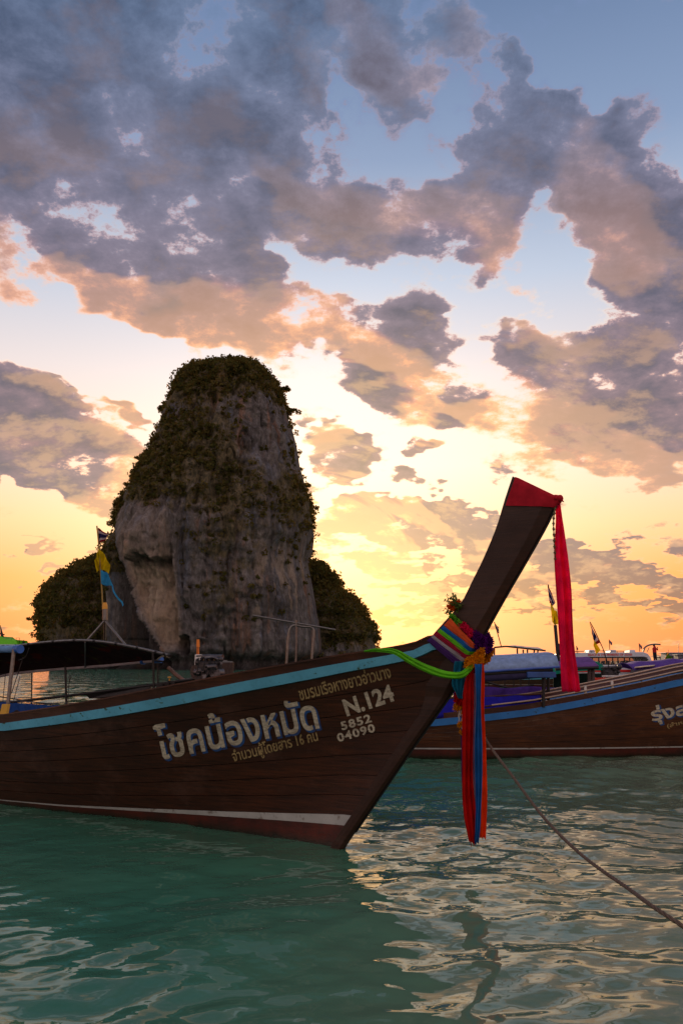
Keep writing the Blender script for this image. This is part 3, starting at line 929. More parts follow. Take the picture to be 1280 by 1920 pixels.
def build_near_boat():
    root = thing("longtail_boat", bw(4, 0, 0), 'large dark brown wooden boat in the foreground with cream lettering and a tall upswept prow', 'boat')
    # planking: individual strakes above the waterline paint
    z_red = lambda s: float(np.interp(s, [0, .6, 1.2, 2.2, 3.2, 4.2, 6, 11], [.175, .15, .125, .09, .055, .04, .03, .03]))
    z_wht = lambda s: float(np.interp(s, [0, .6, 1.2, 2.2, 3.2, 4.2, 6, 11], [.262, .215, .175, .12, .072, .05, .04, .04]))
    z_strake_t = lambda s: ztop(s) - float(np.interp(s, [-1.2, -.8, 0, 1.4, 4, 11], [.035, .045, .062, .082, .078, .08]))
    z_strake_b = lambda s: z_strake_t(s) - float(np.interp(s, [-1.2, -.8, 0, 1.4, 4, 11], [.055, .062, .078, .085, .075, .08]))
    nb = 7
    for side in (1, -1):
        hull_strip(lambda s: -.30, lambda s: z_red(s) - .001, 0, side, 60, 5).build("bottom_planking", M_RED, root, True, label='dark red painted bottom')
        hull_strip(z_red, lambda s: z_wht(s) - .002, .002, side, 60, 1).build("boot_stripe", M_WHT, root, True, label='scuffed white stripe at the waterline')
        for i in range(nb):
            f0, f1 = i / nb, (i + 1) / nb
            a = lambda s, f=f0: z_wht(s) + (z_strake_b(s) - z_wht(s)) * f + (.0025 if f > 0 else 0)
            b = lambda s, f=f1: z_wht(s) + (z_strake_b(s) - z_wht(s)) * f - .0025
            hull_strip(a, b, 0, side, 60, 2).build("plank", W_HULL, root, True)
        hull_strip(z_strake_b, z_strake_t, .028, side, 70, 2, .05).build("rubbing_strake", M_BLUE, root, True, label='chipped light blue rubbing strake')
        hull_strip(z_strake_t, lambda s: ztop(s), .006, side, 70, 1, .04).build("gunwale", W_RAIL, root, True)
        hull_strip(lambda s: -.27, lambda s: ztop(s) - .05, -.032, side, 50, 5, .012).build("added_seam_backing", M_ADDED_BACKING, root, True)  # added backing, keeps light from showing through the plank seams
        # capping
        hull_strip(lambda s: ztop(s), lambda s: ztop(s) + .012, .014, side, 70, 1, .075).build("gunwale_cap", W_RAIL, root)
    # stem and prow: one curved timber, chamfered towards the cutting edge
    n = 40
    fr = [Vector((q[0], q[1], 0)) for q in FRONT]
    frc = bez(fr, n)
    bk0 = [(1.1, -.20), (.85, .10), (.35, .6), (-.15, 1.0), (-.42, 1.35), (-.64, 1.6)]
    bkc = bez([Vector((q[0], q[1], 0)) for q in bk0 + BACK], n)
    # re-sample both against arc length fraction so that sections stay square to the timber
    def resample(c, zs):
        z = [p.y for p in c]; s = [p.x for p in c]
        return [float(np.interp(v, z, s)) for v in zs]
    rows = []; L0 = len(frc)
    zf = np.linspace(-.18, FRONT[-1][1], n + 1)
    for i, z in enumerate(zf):
        g = i / n
        sf = float(np.interp(z, [p.y for p in frc], [p.x for p in frc]))
        zb = z + (BACK[-1][1] - FRONT[-1][1]) * max(0, (g - .5) / .5) ** 1.0
        sb = float(np.interp(zb, [p.y for p in bkc], [p.x for p in bkc]))
        tb = .062 if g > .5 else .045
        sb = min(sb, sf + float(np.interp(z, [-.2, 1.1, 1.35, 1.65, 1.9], [.11, .13, .25, .45, 2.0])))
        P = lambda f, t: bw(sf + (sb - sf) * f, t, z + (zb - z) * f)
        tt = min(tb, 1.0)
        rows.append([P(0, .022), P(.17, tt), P(.55, tt * 1.08), P(.97, tt), P(1, tt * .8), P(1, -tt * .8), P(.97, -tt), P(.55, -tt * 1.08), P(.17, -tt), P(0, -.022)])
    m = MB(); m.loft(rows, closed=True, cap=True)
    m.build("prow", W_PROW, root, False, bevel=.003, label='tall dark brown prow leaning forward')
    # metal strip on the cutting edge
    m = MB()
    pts = [bw(p.x - .006, 0, p.y) for p in frc[6:]]
    m.tube(pts, .011, 6)
    m.build("stem_band", M_DARK, root, True)
    # inner floor, thwarts, ribs
    m = MB(); rows = []
    for i in range(30):
        s = .3 + i * .36
        zt = .32
        t = max(hull_t(s, zt) - .05, .02)
        rows.append([bw(s, -t, zt), bw(s, t, zt)])
    m.loft(rows); m.build("floor_boards", M_INSIDE, root, solid=.03)
    for s in (1.3, 3.0, 4.2, 5.4, 6.6, 7.8):
        z = ztop(s) - .28; t = hull_t(s, z) - .04
        MB().box(bw(s, 0, z), (.26, 2 * t, .035), A, N).build("thwart", M_INSIDE, root)
    # fore deck
    m = MB(); rows = []
    for i in range(14):
        s = -.9 + i * .13
        z = ztop(s) - .06; t = max(hull_t(s, z) - .03, .004)
        rows.append([bw(s, -t, z), bw(s, 0, z + .02), bw(s, t, z)])
    m.loft(rows); m.build("fore_deck", W_RAIL, root, solid=.025)
    # transom
    z0 = 0.0
    m = MB(); m.loft([[bw(10.99, -hull_t(10.99, z), z) for z in np.linspace(-.2, ztop(11), 6)], [bw(10.99, hull_t(10.99, z), z) for z in np.linspace(-.2, ztop(11), 6)]])
    m.build("transom", W_HULL, root, solid=.03)
    # blue weather cloth laced inside the far gunwale
    m = MB(); rows = []
    for i in range(60):
        s = 3.6 + i * .11
        t = -(hull_t(s, ztop(s) - .03) - .055)
        w = .012 * math.sin(i * 1.7)
        rows.append([bw(s, t + .01, ztop(s) + .035 + .006 * math.sin(i * 2.1)), bw(s, t + w, ztop(s) - .10), bw(s, t + .02 - w, ztop(s) - .26), bw(s, t + .06, ztop(s) - .42)])
    m.loft(rows); m.build("weather_cloth", cloth("blue_cloth", lin(34, 74, 140), .15), root, 'all', label='dark blue cloth laced inside the far gunwale')
    m = MB()
    for i in range(18):
        s = 3.7 + i * .36; t = -(hull_t(s, ztop(s) - .03) - .055)
        m.tube([bw(s, t, ztop(s) + .03), bw(s, t, ztop(s) + .07)], .006, 4)
    m.tube([bw(3.5 + i * .2, -(hull_t(3.5 + i * .2, ztop(3.5 + i * .2) - .03) - .055), ztop(3.5 + i * .2) + .062) for i in range(34)], .005, 4)
    m.build("lacing", M_STEEL, root)
    # near end of its own canopy at the left edge: a post, a blue rolled awning, a yellow board
    p0 = at(12, 1352, 8.95); p1 = at(27, 1217, 9.0)
    MB().tube([p0, p1], .022, 8).build("canopy_post", M_STEEL, root, True)
    q0 = at(36, 1217, 9.0); q1 = q0 + A * 2.6 + Vector((0, 0, .02))
    MB().tube([q0, q1], .042, 12).build("rolled_awning", cloth("pale_blue_cloth", lin(120, 160, 205), .2), root, True)
    MB().tube([q0 - A * .03, q0 + A * .07], .050, 12).build("awning_end", plain("blue_plastic", lin(32, 92, 170), .35), root, True)
    MB().tube([q0 + A * 2.5, q0 + A * 2.5 - Vector((0, 0, .75))], .022, 8).build("canopy_post", M_STEEL, root, True)
    MB().prism([at(2, 1352, 8.75), at(14, 1352, 8.75), at(20, 1320, 8.8), at(9, 1320, 8.8)], N * .03).build("board", plain("yellow_board", lin(196, 150, 40), .6), root)
    # thin stays by the post
    m = MB()
    m.tube(bez([at(55, 1215, 9.3), at(48, 1232, 9.3), at(36, 1238, 9.3)], 10), .006, 5)
    m.tube([at(44, 1232, 9.3), at(22, 1300, 9.3)], .005, 4)
    m.build("stay", M_DARK, root)
    return root
NEAR = build_near_boat()

# --- lettering laid on the planking
def hull_ray(px, py):
    d = ray(px, py); k = 4.0; lo = 4.0
    def inside(k):
        p = CAM + d * k
        s = (p - B0).dot(A); t = (p - B0).dot(N)
        return t < hull_t(s, p.z) + .003
    while k < 14 and not inside(k): lo = k; k += .05
    hi = k
    for _ in range(16):
        mid = (lo + hi) / 2
        if inside(mid): hi = mid
        else: lo = mid
    return CAM + d * lo

def text_mesh(s, offset=0.0, res=3, shear=0.0, space=1.0):
    c = bpy.data.curves.new("t", 'FONT'); c.body = s; c.size = 1.0
    c.resolution_u = res; c.offset = offset; c.shear = shear; c.space_character = space
    o = bpy.data.objects.new("t", c); COL.objects.link(o)
    dg = bpy.context.evaluated_depsgraph_get(); dg.update()
    me = bpy.data.meshes.new_from_object(o.evaluated_get(dg))
    co = np.zeros(len(me.vertices) * 3); me.vertices.foreach_get('co', co); co = co.reshape(-1, 3)
    fs = [tuple(p.vertices) for p in me.polygons]
    bpy.data.objects.remove(o); bpy.data.curves.remove(c); bpy.data.meshes.remove(me)
    return co, fs

def paint_text(s, x0, y0, x1, y1, h, mat, parent, hitf, name="lettering", offset=.0, label=None, lift=0.0, dx=0, dy=0, space=1.0, ref=None, skew=0.0):
    """baseline runs from photo pixel (x0,y0) to (x1,y1); h = pixel height of one em*0.7"""
    co, fs = text_mesh(s, offset, space=space)
    if ref is None: ref = (co[:, 0].min(), co[:, 0].max())
    X = (co[:, 0] - ref[0]) / (ref[1] - ref[0])
    Yv = co[:, 1] / .7 * h
    L = math.hypot(x1 - x0, y1 - y0)
    nx, ny = (y1 - y0) / L, -(x1 - x0) / L
    px = x0 + (x1 - x0) * X + (nx + skew) * Yv + dx
    py = y0 + (y1 - y0) * X + ny * Yv + dy
    m = MB()
    vs = []
    for a, b in zip(px, py):
        p = hitf(a, b); d = (CAM - p).normalized()
        vs.append(p + d * lift)
    m.add(vs, fs)
    m.build(name, mat, parent, label=label)
    return ref

def worn_paint(name, col, amount=.5):
    m, T = newmat(name)
    P = objco(T)
    n = T.noise(T.mapping(P, sc=(1, 1, 3)), 18, 6, .75)
    n2 = T.noise(P, 2.5, 3, .5)
    c = T.mix(T.mr(T.m('ADD', n, T.m('MULTIPLY', n2, .3)), .56, .74, 0, amount), col, lin(70, 44, 30))
    return finish(m, T, principled(T, c, .55, 0, .3))
M_LET = worn_paint("cream_lettering_paint", lin(206, 196, 172))
M_LETB = worn_paint("blue_lettering_shadow", lin(40, 88, 150))
M_LETY = worn_paint("ochre_lettering_paint", lin(178, 154, 106))
def build_lettering():
    ref = paint_text("โชคน้องหมัด", 300, 1424, 599, 1364, 54, M_LET, NEAR, hull_ray, offset=.020, lift=.003, label='large cream boat name in rounded lettering', skew=-.02)
    paint_text("โชคน้องหมัด", 300, 1424, 599, 1364, 54, M_LETB, NEAR, hull_ray, "lettering_shadow", offset=.036, lift=.0015, dx=3, dy=2.4, ref=ref, label='blue shadow behind the boat name', skew=-.02)
    paint_text("ชมรมเรือหางยาวอ่าวนาง", 563, 1313, 734, 1270, 22, M_LETY, NEAR, hull_ray, offset=.018, lift=.003, label='small ochre line of lettering under the blue strake')
    paint_text("จำนวนผู้โดยสาร 16 คน", 438, 1428, 597, 1388, 19, M_LETY, NEAR, hull_ray, offset=.016, lift=.003, label='small ochre line of lettering below the boat name')
    paint_text("N.124", 650, 1342, 741, 1312, 30, M_LET, NEAR, hull_ray, offset=.038, lift=.003, label='cream boat number', skew=.0)
    paint_text("5852", 641, 1369, 697, 1353, 15, M_LET, NEAR, hull_ray, offset=.032, lift=.003, space=1.14, label='cream registration digits, upper row')
    paint_text("04090", 634, 1391, 704, 1371, 15, M_LET, NEAR, hull_ray, offset=.032, lift=.003, space=1.14, label='cream registration digits, lower row')
build_lettering()

# ------------------------------------------------------------------ cloth and flowers on the prow
def pp(px, py, t):
    """photo pixel on the plane t (towards the camera) of the near boat"""
    s, z = centre(px, py, t)
    return bw(s, t, z)
def to_far(p, t):
    """mirror a point of the near side to the far side of the prow"""
    k = (p - B0).dot(N)
    return p - N * (k + t)

def wrap_band(name, mat, La, Lb, Ra, Rb, tl, tr, label, group='ribbons wrapped round the prow'):
    """a cloth band round the prow: left edge La..Lb (top..bottom pixels), right edge Ra..Rb"""
    l = [pp(*La, tl), pp(*Lb, tl)]; r = [pp(*Ra, tr), pp(*Rb, tr)]
    lf = [to_far(l[0], tl), to_far(l[1], tl)]; rf = [to_far(r[0], tr), to_far(r[1], tr)]
    nW = 9; rows = []
    path = []
    def seg(a, b, n, bulge=0, outv=Vector((0, 0, 0))):
        return [(a[0].lerp(b[0], i / n) + outv * (bulge * math.sin(math.pi * i / n)), a[1].lerp(b[1], i / n) + outv * (bulge * math.sin(math.pi * i / n))) for i in range(n)]
    path += seg(l, r, 12, .006, N)
    path += seg(r, rf, 5, .03, -A)
    path += seg(rf, lf, 12, .006, -N)
    path += seg(lf, l, 5, .03, A)
    m = MB()
    for i, (a, b) in enumerate(path):
        out = N if i < 12 else (-A if i < 17 else (-N if i < 29 else A))
        row = []
        for j in range(nW):
            f = j / (nW - 1)
            row.append(a.lerp(b, f) + out * (.004 * math.sin(f * 19 + i * .35) + .005 * math.sin(f * math.pi)))
        rows.append(row)
    rows.append(rows[0])
    m.loft(rows)
    o = m.build(name, mat, None, 'all', loc=l[1], solid=.002)
    return tag(o, label, 'ribbon', group)

C_OR = cloth("orange_cloth", lin(226, 92, 44), .3)
C_BL = cloth("blue_ribbon_cloth", lin(30, 100, 168), .3)
C_GR = cloth("lime_cloth", lin(110, 206, 40), .35)
C_MG = cloth("crimson_cloth", lin(160, 28, 56), .3)
C_WH = cloth("grey_white_cloth", lin(168, 160, 165), .3)
C_PU = cloth("purple_cloth", lin(78, 44, 110), .3)
C_RD = cloth("dark_red_cloth", lin(200, 18, 10), .4)
C_OR2 = cloth("red_orange_cloth", lin(255, 78, 16), .5)
C_PK = cloth("pink_cloth", lin(240, 30, 92), .5)
C_LI = cloth("lilac_cloth", lin(176, 140, 170), .3)
C_TE = cloth("teal_cloth", lin(20, 110, 140), .3)

def build_wraps():
    wrap_band("ribbon", C_PU, (808,1195), (800,1201), (868,1240), (862,1254), .19, .10, 'lowest, deep purple ribbon wound round the foot of the prow')
    wrap_band("ribbon", C_WH, (812,1191), (806,1197), (872,1234), (867,1242), .18, .10, 'greyish white ribbon wound round the prow above the purple one')
    wrap_band("ribbon", C_MG, (819,1184), (811,1192), (876,1227), (870,1236), .17, .10, 'crimson ribbon wound round the prow between the white and the green')
    wrap_band("ribbon", C_GR, (825,1179), (818,1186), (880,1219), (874,1229), .16, .10, 'bright lime ribbon wound round the prow below the blue one')
    wrap_band("ribbon", C_BL, (831,1173), (824,1181), (885,1213), (879,1222), .15, .10, 'blue ribbon wound round the prow between lime and orange')
    wrap_band("ribbon", C_OR, (844,1159), (830,1175), (889,1207), (884,1216), .13, .10, 'wide orange ribbon wound round the prow, topmost of the bundle')
build_wraps()

def hanging(name, mat, cl, w0, w1, t, label, folds=3, depth=.02, cat='ribbon', group='long ribbons hanging from the prow', n=60, fr=0.0, ragged=.0, seed=0):
    """cloth strip hanging down; cl = centre line in photo pixels, widths in pixels"""
    rr = random.Random(seed)
    pts = [pp(x, y, t) for x, y in cl]
    c = bez(pts, n)
    ws = np.interp(np.linspace(0, 1, n + 1), np.linspace(0, 1, len(w0)), w0)
    side = A * -1
    m = MB(); rows = []
    nW = 13
    for i, p in enumerate(c):
        g = i / n
        w = ws[i] * (p - CAM).length / F
        row = []
        for j in range(nW):
            f = j / (nW - 1) - .5
            q = p + Vector((1, 0, 0)) * (f * w) + Vector((0, 1, 0)) * (depth * math.sin(f * folds * 6.28 + g * 1.5 + seed) * (.5 + .5 * min(1, g * 3)))
            q += Vector((0, 0, 1)) * (ragged * rr.uniform(-1, 1) if i == n else 0)
            q += Vector((1, 0, 0)) * (w1 * math.sin(g * 7 + seed) + .004 * math.sin(g * 11 + f * 3 + seed * 2)) + Vector((0, 1, 0)) * (.010 * math.sin(g * 9 + f * 2 + seed))
            row.append(q)
        rows.append(row)
    m.loft(rows)
    o = m.build(name, mat, None, 'all', loc=pts[0], solid=.002)
    return tag(o, label, cat, group)

def build_hanging():
    hanging("ribbon", C_PU, [(873,1262),(870,1320),(868,1380),(868,1430),(871,1480)], [10,9,8,7,6], 0, -.02, 'thin violet ribbon mostly hidden behind the left edge of the dark red one', 2, .01, seed=1)
    hanging("ribbon", C_RD, [(880,1255),(877,1320),(876,1400),(877,1480),(881,1535),(884,1582)], [14,17,19,20,18,10], .002, .10, 'wide dark red ribbon, leftmost of the long hanging ones', 2.4, .018, ragged=.02, seed=2)
    hanging("ribbon", C_LI, [(888,1262),(890,1320),(889,1400),(892,1480),(892,1540)], [7,7,9,7,4], .001, .06, 'narrow lilac white ribbon between the dark red and the blue', 1.5, .008, seed=3)
    hanging("ribbon", C_MG, [(886,1250),(887,1275),(889,1300),(890,1320)], [14,13,12,7], 0, .03, 'short maroon ribbon ending high behind the lilac one', 2, .01, seed=9)
    hanging("ribbon", C_BL, [(896,1245),(896,1320),(896,1400),(896,1480),(895,1540),(893,1581)], [13,10,12,11,10,5], .001, .12, 'blue ribbon hanging between lilac and orange', 2, .012, ragged=.01, seed=4)
    hanging("ribbon", C_OR2, [(896,1238),(901,1275),(902,1330),(904,1400),(905,1480),(904,1530),(904,1573)], [22,12,7,12,13,13,12], .001, .09, 'bright red-orange ribbon, rightmost of the long hanging ones', 1.6, .012, ragged=.01, seed=5)
    hanging("scarf", C_TE, [(868,1240),(862,1262),(858,1285),(862,1310)], [30,26,22,8], 0, .12, 'short bunched teal scarf beneath the marigold garland', 3, .02, 'scarf', None, seed=6)
    # lime scarf looped along the bow
    c = bez([pp(684,1221,.42), pp(712,1219,.44), pp(740,1222,.44), pp(765,1236,.40), pp(795,1252,.34), pp(830,1264,.26), pp(862,1266,.20), pp(878,1256,.15), pp(888,1246,.12)], 60)
    wd = np.interp(np.linspace(0, 1, 61), [0, .12, .3, .55, .8, .93, 1], [.010, .028, .042, .056, .046, .034, .016])
    m = MB(); rows = []
    for i, p in enumerate(c):
        tg = (c[min(i + 1, 60)] - c[max(i - 1, 0)]).normalized()
        up = (Vector((0, 0, 1)) - tg * tg.z).normalized()
        rows.append([p + up * (wd[i] * (j / 9 - .5)) + N * (.012 * math.sin(j * 1.5 + i * .12) + .012 * math.sin(j / 9 * math.pi)) for j in range(10)])
    m.loft(rows)
    o = m.build("scarf", C_GR, None, 'all', loc=c[0], solid=.003)
    tag(o, 'lime green scarf swagged from the gunwale to the garlands', 'scarf')
    # red cloth over the tip of the prow
    E = .012
    outl = [(965,895),(1003,911),(1044,934),(1047,945),(1036,951),(1000,950),(972,949),(947,948),(951,931),(957,912)]
    rows = []
    tilt = [(947,948),(951,935),(956,920),(961,907),(965,894)]
    botr = [(1036,951),(1040,946),(1043,941),(1045,937),(1044,932)]
    m = MB()
    K = 22
    for f in range(5):
        l = pp(*tilt[f], .062 + E); r = pp(*botr[f], .03 + E)
        row = []
        for j in range(K + 1):
            g = j / K
            p = l.lerp(r, g)
            # the chamfer: cloth follows the thick part and then narrows to the edge
            tt = (.062 + E) if g < .78 else (.062 + E) + (.022 - .062) * (g - .78) / .22
            cur = (p - B0).dot(N)
            q = p + N * (tt - cur) + N * (.004 * math.sin(f * 2.2 + g * 7) * math.sin(g * 3.1))
            row.append(q)
        rows.append(row)
    far = [[to_far(p, (p - B0).dot(N)) for p in row[::-1]] for row in rows]
    full = [a + b + [a[0]] for a, b in zip(rows, far)]
    # pinched crown over the top
    topl = full[-1]
    mid = [Vector((0, 0, 0))] * len(topl)
    cap = []
    n2 = len(topl)
    for i, p in enumerate(topl):
        cur = (p - B0).dot(N)
        cap.append(p - N * cur + Vector((0, 0, .004)))
    full.append(cap)
    m.loft(full)
    o = m.build("head_cloth", C_PKR, None, 'all', loc=pp(1000, 950, 0))
    tag(o, 'red cloth cap tied over the tip of the prow', 'cloth')
    # knot
    k = MB()
    kc = pp(1044, 938, 0)
    rr = random.Random(3)
    for i in range(7):
        k.ball(kc + Vector((rr.uniform(-.018, .018), rr.uniform(-.03, .02), rr.uniform(-.02, .02))), (.022 + rr.uniform(0, .01), .026, .02 + rr.uniform(0, .012)), 8, 6)
    for i in range(3):
        p = kc + Vector((rr.uniform(-.01, .015), -.02, 0))
        k.tube([p, p + Vector((rr.uniform(-.01, .025), rr.uniform(-.03, .03), rr.uniform(-.03, .05)))], [.012, .004], 5)
    k.build("knot", C_PKR, o, 'all')
    # long pink scarf from the knot
    hanging("scarf", C_PK, [(1044,938),(1048,975),(1052,1040),(1058,1110),(1062,1180),(1066,1240),(1070,1296)], [10,15,24,27,28,27,27], .003, .0, 'long pink scarf hanging from the tip of the prow', 2.3, .03, 'scarf', None, ragged=.008, seed=7)
    # bead strand beside it
    b = MB()
    c = bez([pp(1041,945,.01), pp(1037,975,.01), pp(1038,1010,.01), pp(1040,1048,.01)], 30)
    for i, p in enumerate(c): b.ball(p, .007 + .004 * (i % 3 == 0), 6, 5)
    o = b.build("bead_strand", plain("dark_beads", lin(90, 84, 50), .5), None, True, loc=c[0])
    tag(o, 'thin strand of dark beads hanging beside the pink scarf', 'beads')
C_PKR = cloth("red_head_cloth", lin(196, 36, 52), .3)
build_hanging()

def petal_mesh(name, mat, r, seed, n=44, cup=.5, wide=.34):
    """one marigold-like flower head: many small petals on a ball"""
    rr = np.random.default_rng(seed)
    m = MB()
    m.ball((0, 0, 0), r * .55, 6, 5)
    for i in range(n):
        z = 1 - 2 * (i + .5) / n; a = i * 2.399963
        d = Vector((math.sqrt(1 - z * z) * math.cos(a), math.sqrt(1 - z * z) * math.sin(a), z))
        u = d.orthogonal().normalized(); u = (u * math.cos(a * 3) + d.cross(u) * math.sin(a * 3))
        L = r * rr.uniform(.85, 1.12); w = r * wide * rr.uniform(.8, 1.2)
        b = d * r * .45
        tip = d * L + Vector(rr.normal(0, r * .10, 3))
        m.add([b - u * w * .5, b + u * w * .5, tip + u * w * .6 - d * r * .05, tip, tip - u * w * .6 - d * r * .05], [(0, 1, 2, 3), (0, 3, 4)])
    me = bpy.data.meshes.new(name)
    me.from_pydata([tuple(p) for p in m.v], [], m.f); me.materials.append(mat)
    return me

def petal_mat(name, col):
    m, T = newmat(name)
    ob = T.n('ShaderNodeObjectInfo')
    n = T.noise(objco(T), 60, 3, .6)
    c = T.mix(T.mr(n, .3, .7), tuple(x * .6 for x in col[:3]) + (1,), tuple(min(1, x * 1.25) for x in col[:3]) + (1,))
    c = T.mix(T.m('MULTIPLY', ob.outputs['Random'], .35), c, tuple(x * .55 for x in col[:3]) + (1,))
    d = T.n('ShaderNodeBsdfDiffuse'); T.put(d.inputs[0], c)
    t = T.n('ShaderNodeBsdfTranslucent'); T.put(t.inputs[0], c)
    mx = T.n('ShaderNodeMixShader'); mx.inputs[0].default_value = .4
    m.node_tree.links.new(d.outputs[0], mx.inputs[1]); m.node_tree.links.new(t.outputs[0], mx.inputs[2])
    return finish(m, T, mx.outputs[0])

def build_flowers():
    R = random.Random(5)
    kinds = {
        'lime': petal_mesh("lime_flower", petal_mat("lime_petals", lin(120, 196, 60)), .030, 1, 34, wide=.4),
        'pink': petal_mesh("pink_flower", petal_mat("pink_petals", lin(232, 36, 84)), .030, 2, 40, wide=.42),
        'purple': petal_mesh("purple_flower", petal_mat("purple_petals", lin(96, 30, 120)), .034, 3, 56, wide=.26),
        'gold': petal_mesh("marigold", petal_mat("marigold_petals", lin(236, 150, 20)), .032, 4, 60, wide=.3),
        'red': petal_mesh("red_flower", petal_mat("red_petals", lin(206, 20, 24)), .024, 5, 40, wide=.4),
        'orange': petal_mesh("orange_flower", petal_mat("orange_petals", lin(238, 96, 24)), .026, 6, 30, wide=.5),
    }
    def garland(label, items, loc, group='flower garlands tied round the foot of the prow'):
        r = thing("flower_garland", loc, label, 'garland', group)
        for kind, p, sc in items:
            o = bpy.data.objects.new("flower", kinds[kind]); COL.objects.link(o)
            o.parent = r; o.location = p - Vector(loc)
            o.rotation_euler = (R.uniform(0, 6), R.uniform(0, 6), R.uniform(0, 6)); o.scale = (sc,) * 3
        return r
    def ring(kind, a, b, n, tl, tr, wid, sc, rows=1, both=True):
        out = []
        for side in ((1, -1) if both else (1,)):
            for i in range(n):
                f = i / max(1, n - 1)
                for k in range(rows):
                    x = a[0] + (b[0] - a[0]) * f + R.uniform(-1, 1) * wid; y = a[1] + (b[1] - a[1]) * f + (k - (rows - 1) / 2) * wid * 2 + R.uniform(-1, 1) * wid * .5
                    t = tl + (tr - tl) * f
                    p = pp(x, y, t)
                    if side < 0: p = to_far(p, t)
                    out.append((kind, p, sc * R.uniform(.85, 1.15)))
        return out
    it = ring('lime', (846,1157), (861,1170), 6, .10, .10, 1.5, .8, 2)
    garland('lime green flower garland on the upper left of the prow foot', it, pp(853,1163,0))
    it = ring('pink', (865,1172), (884,1190), 5, .10, .09, .6, .95, 1) + ring('pink', (868,1169), (888,1187), 4, .08, .07, .6, .6, 1)
    garland('pink flower garland between the lime and purple ones', it, pp(875,1181,0))
    it = ring('purple', (892,1192), (905,1202), 4, .08, .05, 1.5, 1.0, 3) + ring('purple', (894,1207), (905,1216), 4, .08, .05, 2, 1.0, 2)
    for k in range(5): it.append(('purple', pp(904 + R.uniform(-2, 3), 1192 + k * 6, 0), .9))
    garland('deep purple flower garland at the front of the prow', it, pp(900,1205,0))
    it = ring('gold', (875,1245), (902,1223), 7, .12, .08, 2.0, .78, 3) + ring('gold', (880,1248), (900,1236), 4, .14, .10, 2, .75, 2, False)
    garland('orange marigold garland below the purple flowers', it, pp(888,1238,0))
    # sprig of artificial flowers on the aft side
    r = thing("flower_sprig", pp(850, 1135, 0), 'loose sprig of orange flowers and fine green leaves behind the prow', 'flowers')
    for i in range(11):
        p = pp(846 + R.uniform(-6, 14), 1138 + R.uniform(-12, 12), R.uniform(-.08, .10))
        o = bpy.data.objects.new("flower", kinds['orange']); COL.objects.link(o); o.parent = r
        o.location = p - r.location; o.rotation_euler = (R.uniform(0, 6), R.uniform(0, 6), 0); o.scale = (.9,) * 3
    m = MB(); lf = MB()
    root = pp(858, 1146, 0)
    for i in range(44):
        ang = R.uniform(2.0, 4.1)
        tip = pp(853 + R.uniform(-21, 14), 1135 + R.uniform(-19, 16), R.uniform(-.1, .13))
        m.tube([root, root.lerp(tip, .6) + Vector((0, 0, .01)), tip], .0016, 3, False)
        for k in range(6):
            q = root.lerp(tip, .55 + k * .09) + Vector((R.uniform(-.012, .012), R.uniform(-.012, .012), R.uniform(-.012, .012)))
            u = Vector((R.uniform(-1, 1), R.uniform(-1, 1), R.uniform(-1, 1))).normalized(); w = u.orthogonal().normalized()
            s = R.uniform(.010, .020)
            lf.add([q - u * s, q + w * s * .5, q + u * s, q - w * s * .5], [(0, 1, 2, 3)])
    m.build("stem", plain("sprig_stem", lin(50, 60, 30), .7), r)
    lf.build("leaves", petal_mat("sprig_leaves", lin(90, 110, 50)), r)
    # hanging garland: red flowers, marigold pompoms, bead strings
    it = []
    for k in range(9):
        for q in range(3):
            it.append(('red', pp(860 + R.uniform(-5, 5), 1281 + k * 4.6, R.uniform(-.03, .03)), 1.0))
    for q in range(6): it.append(('gold', pp(858 + R.uniform(-4, 5), 1326 + R.uniform(-3, 3), R.uniform(-.02, .03)), .8))
    for q in range(3): it.append(('gold', pp(865 + R.uniform(-2, 2), 1338 + R.uniform(-3, 3), R.uniform(-.02, .03)), .6))
    for q in range(3): it.append(('gold', pp(861 + R.uniform(-2, 2), 1359 + R.uniform(-2, 2), R.uniform(-.02, .02)), .7))
    for q in range(3): it.append(('gold', pp(866 + R.uniform(-2, 2), 1372 + R.uniform(-2, 2), R.uniform(-.02, .02)), .6))
    for q in range(3): it.append(('gold', pp(886 + R.uniform(-1, 2), 1350 + q * 9, -.03), .55))
    g = garland('long hanging garland of red flowers ending in yellow pompoms on bead strings', it, pp(860,1275,0), None)
    b = MB()
    for x, y0, y1 in ((860, 1332, 1356), (866, 1340, 1369), (863, 1330, 1345)):
        for k in range(int((y1 - y0) / 2.2)): b.ball(pp(x + .5 * math.sin(k), y0 + k * 2.2, 0), .0055, 6, 4)
    b.build("bead_string", plain("white_beads", lin(200, 190, 180), .4), g, True)
build_flowers()

# mooring rope
def build_rope():
    a = pp(880, 1256, 0)
    way = [a]
    for (px, py, y) in ((886,1325,6.12),(910,1386,5.95),(960,1455,5.55),(1020,1534,5.05),(1090,1603,4.55),(1180,1668,4.0),(1280,1737,3.5)):
        way.append(at(px, py, y))
    way.append(way[-1] + Vector((.75, -.75, -.42)))
    c = bez(way, 200)
    m = MB()
    # three twisted strands
    for k in range(3):
        pts = []
        for i in range(401):
            f = i / 2.0; j = min(int(f), 199); p = c[j].lerp(c[j + 1], f - j)
            tg = (c[j + 1] - c[j]).normalized(); u = tg.orthogonal().normalized(); w = tg.cross(u)
            a_ = i * .75 + k * 2.094
            pts.append(p + (u * math.cos(a_) + w * math.sin(a_)) * .0052)
        m.tube(pts, .0058, 5, False)
    o = m.build("mooring_rope", plain("rope_fibre", lin(98, 82, 68), .9, scale=60), None, 'all', loc=a)
    tag(o, 'brown twisted mooring rope running from the bow down to the lower right', 'rope')
build_rope()

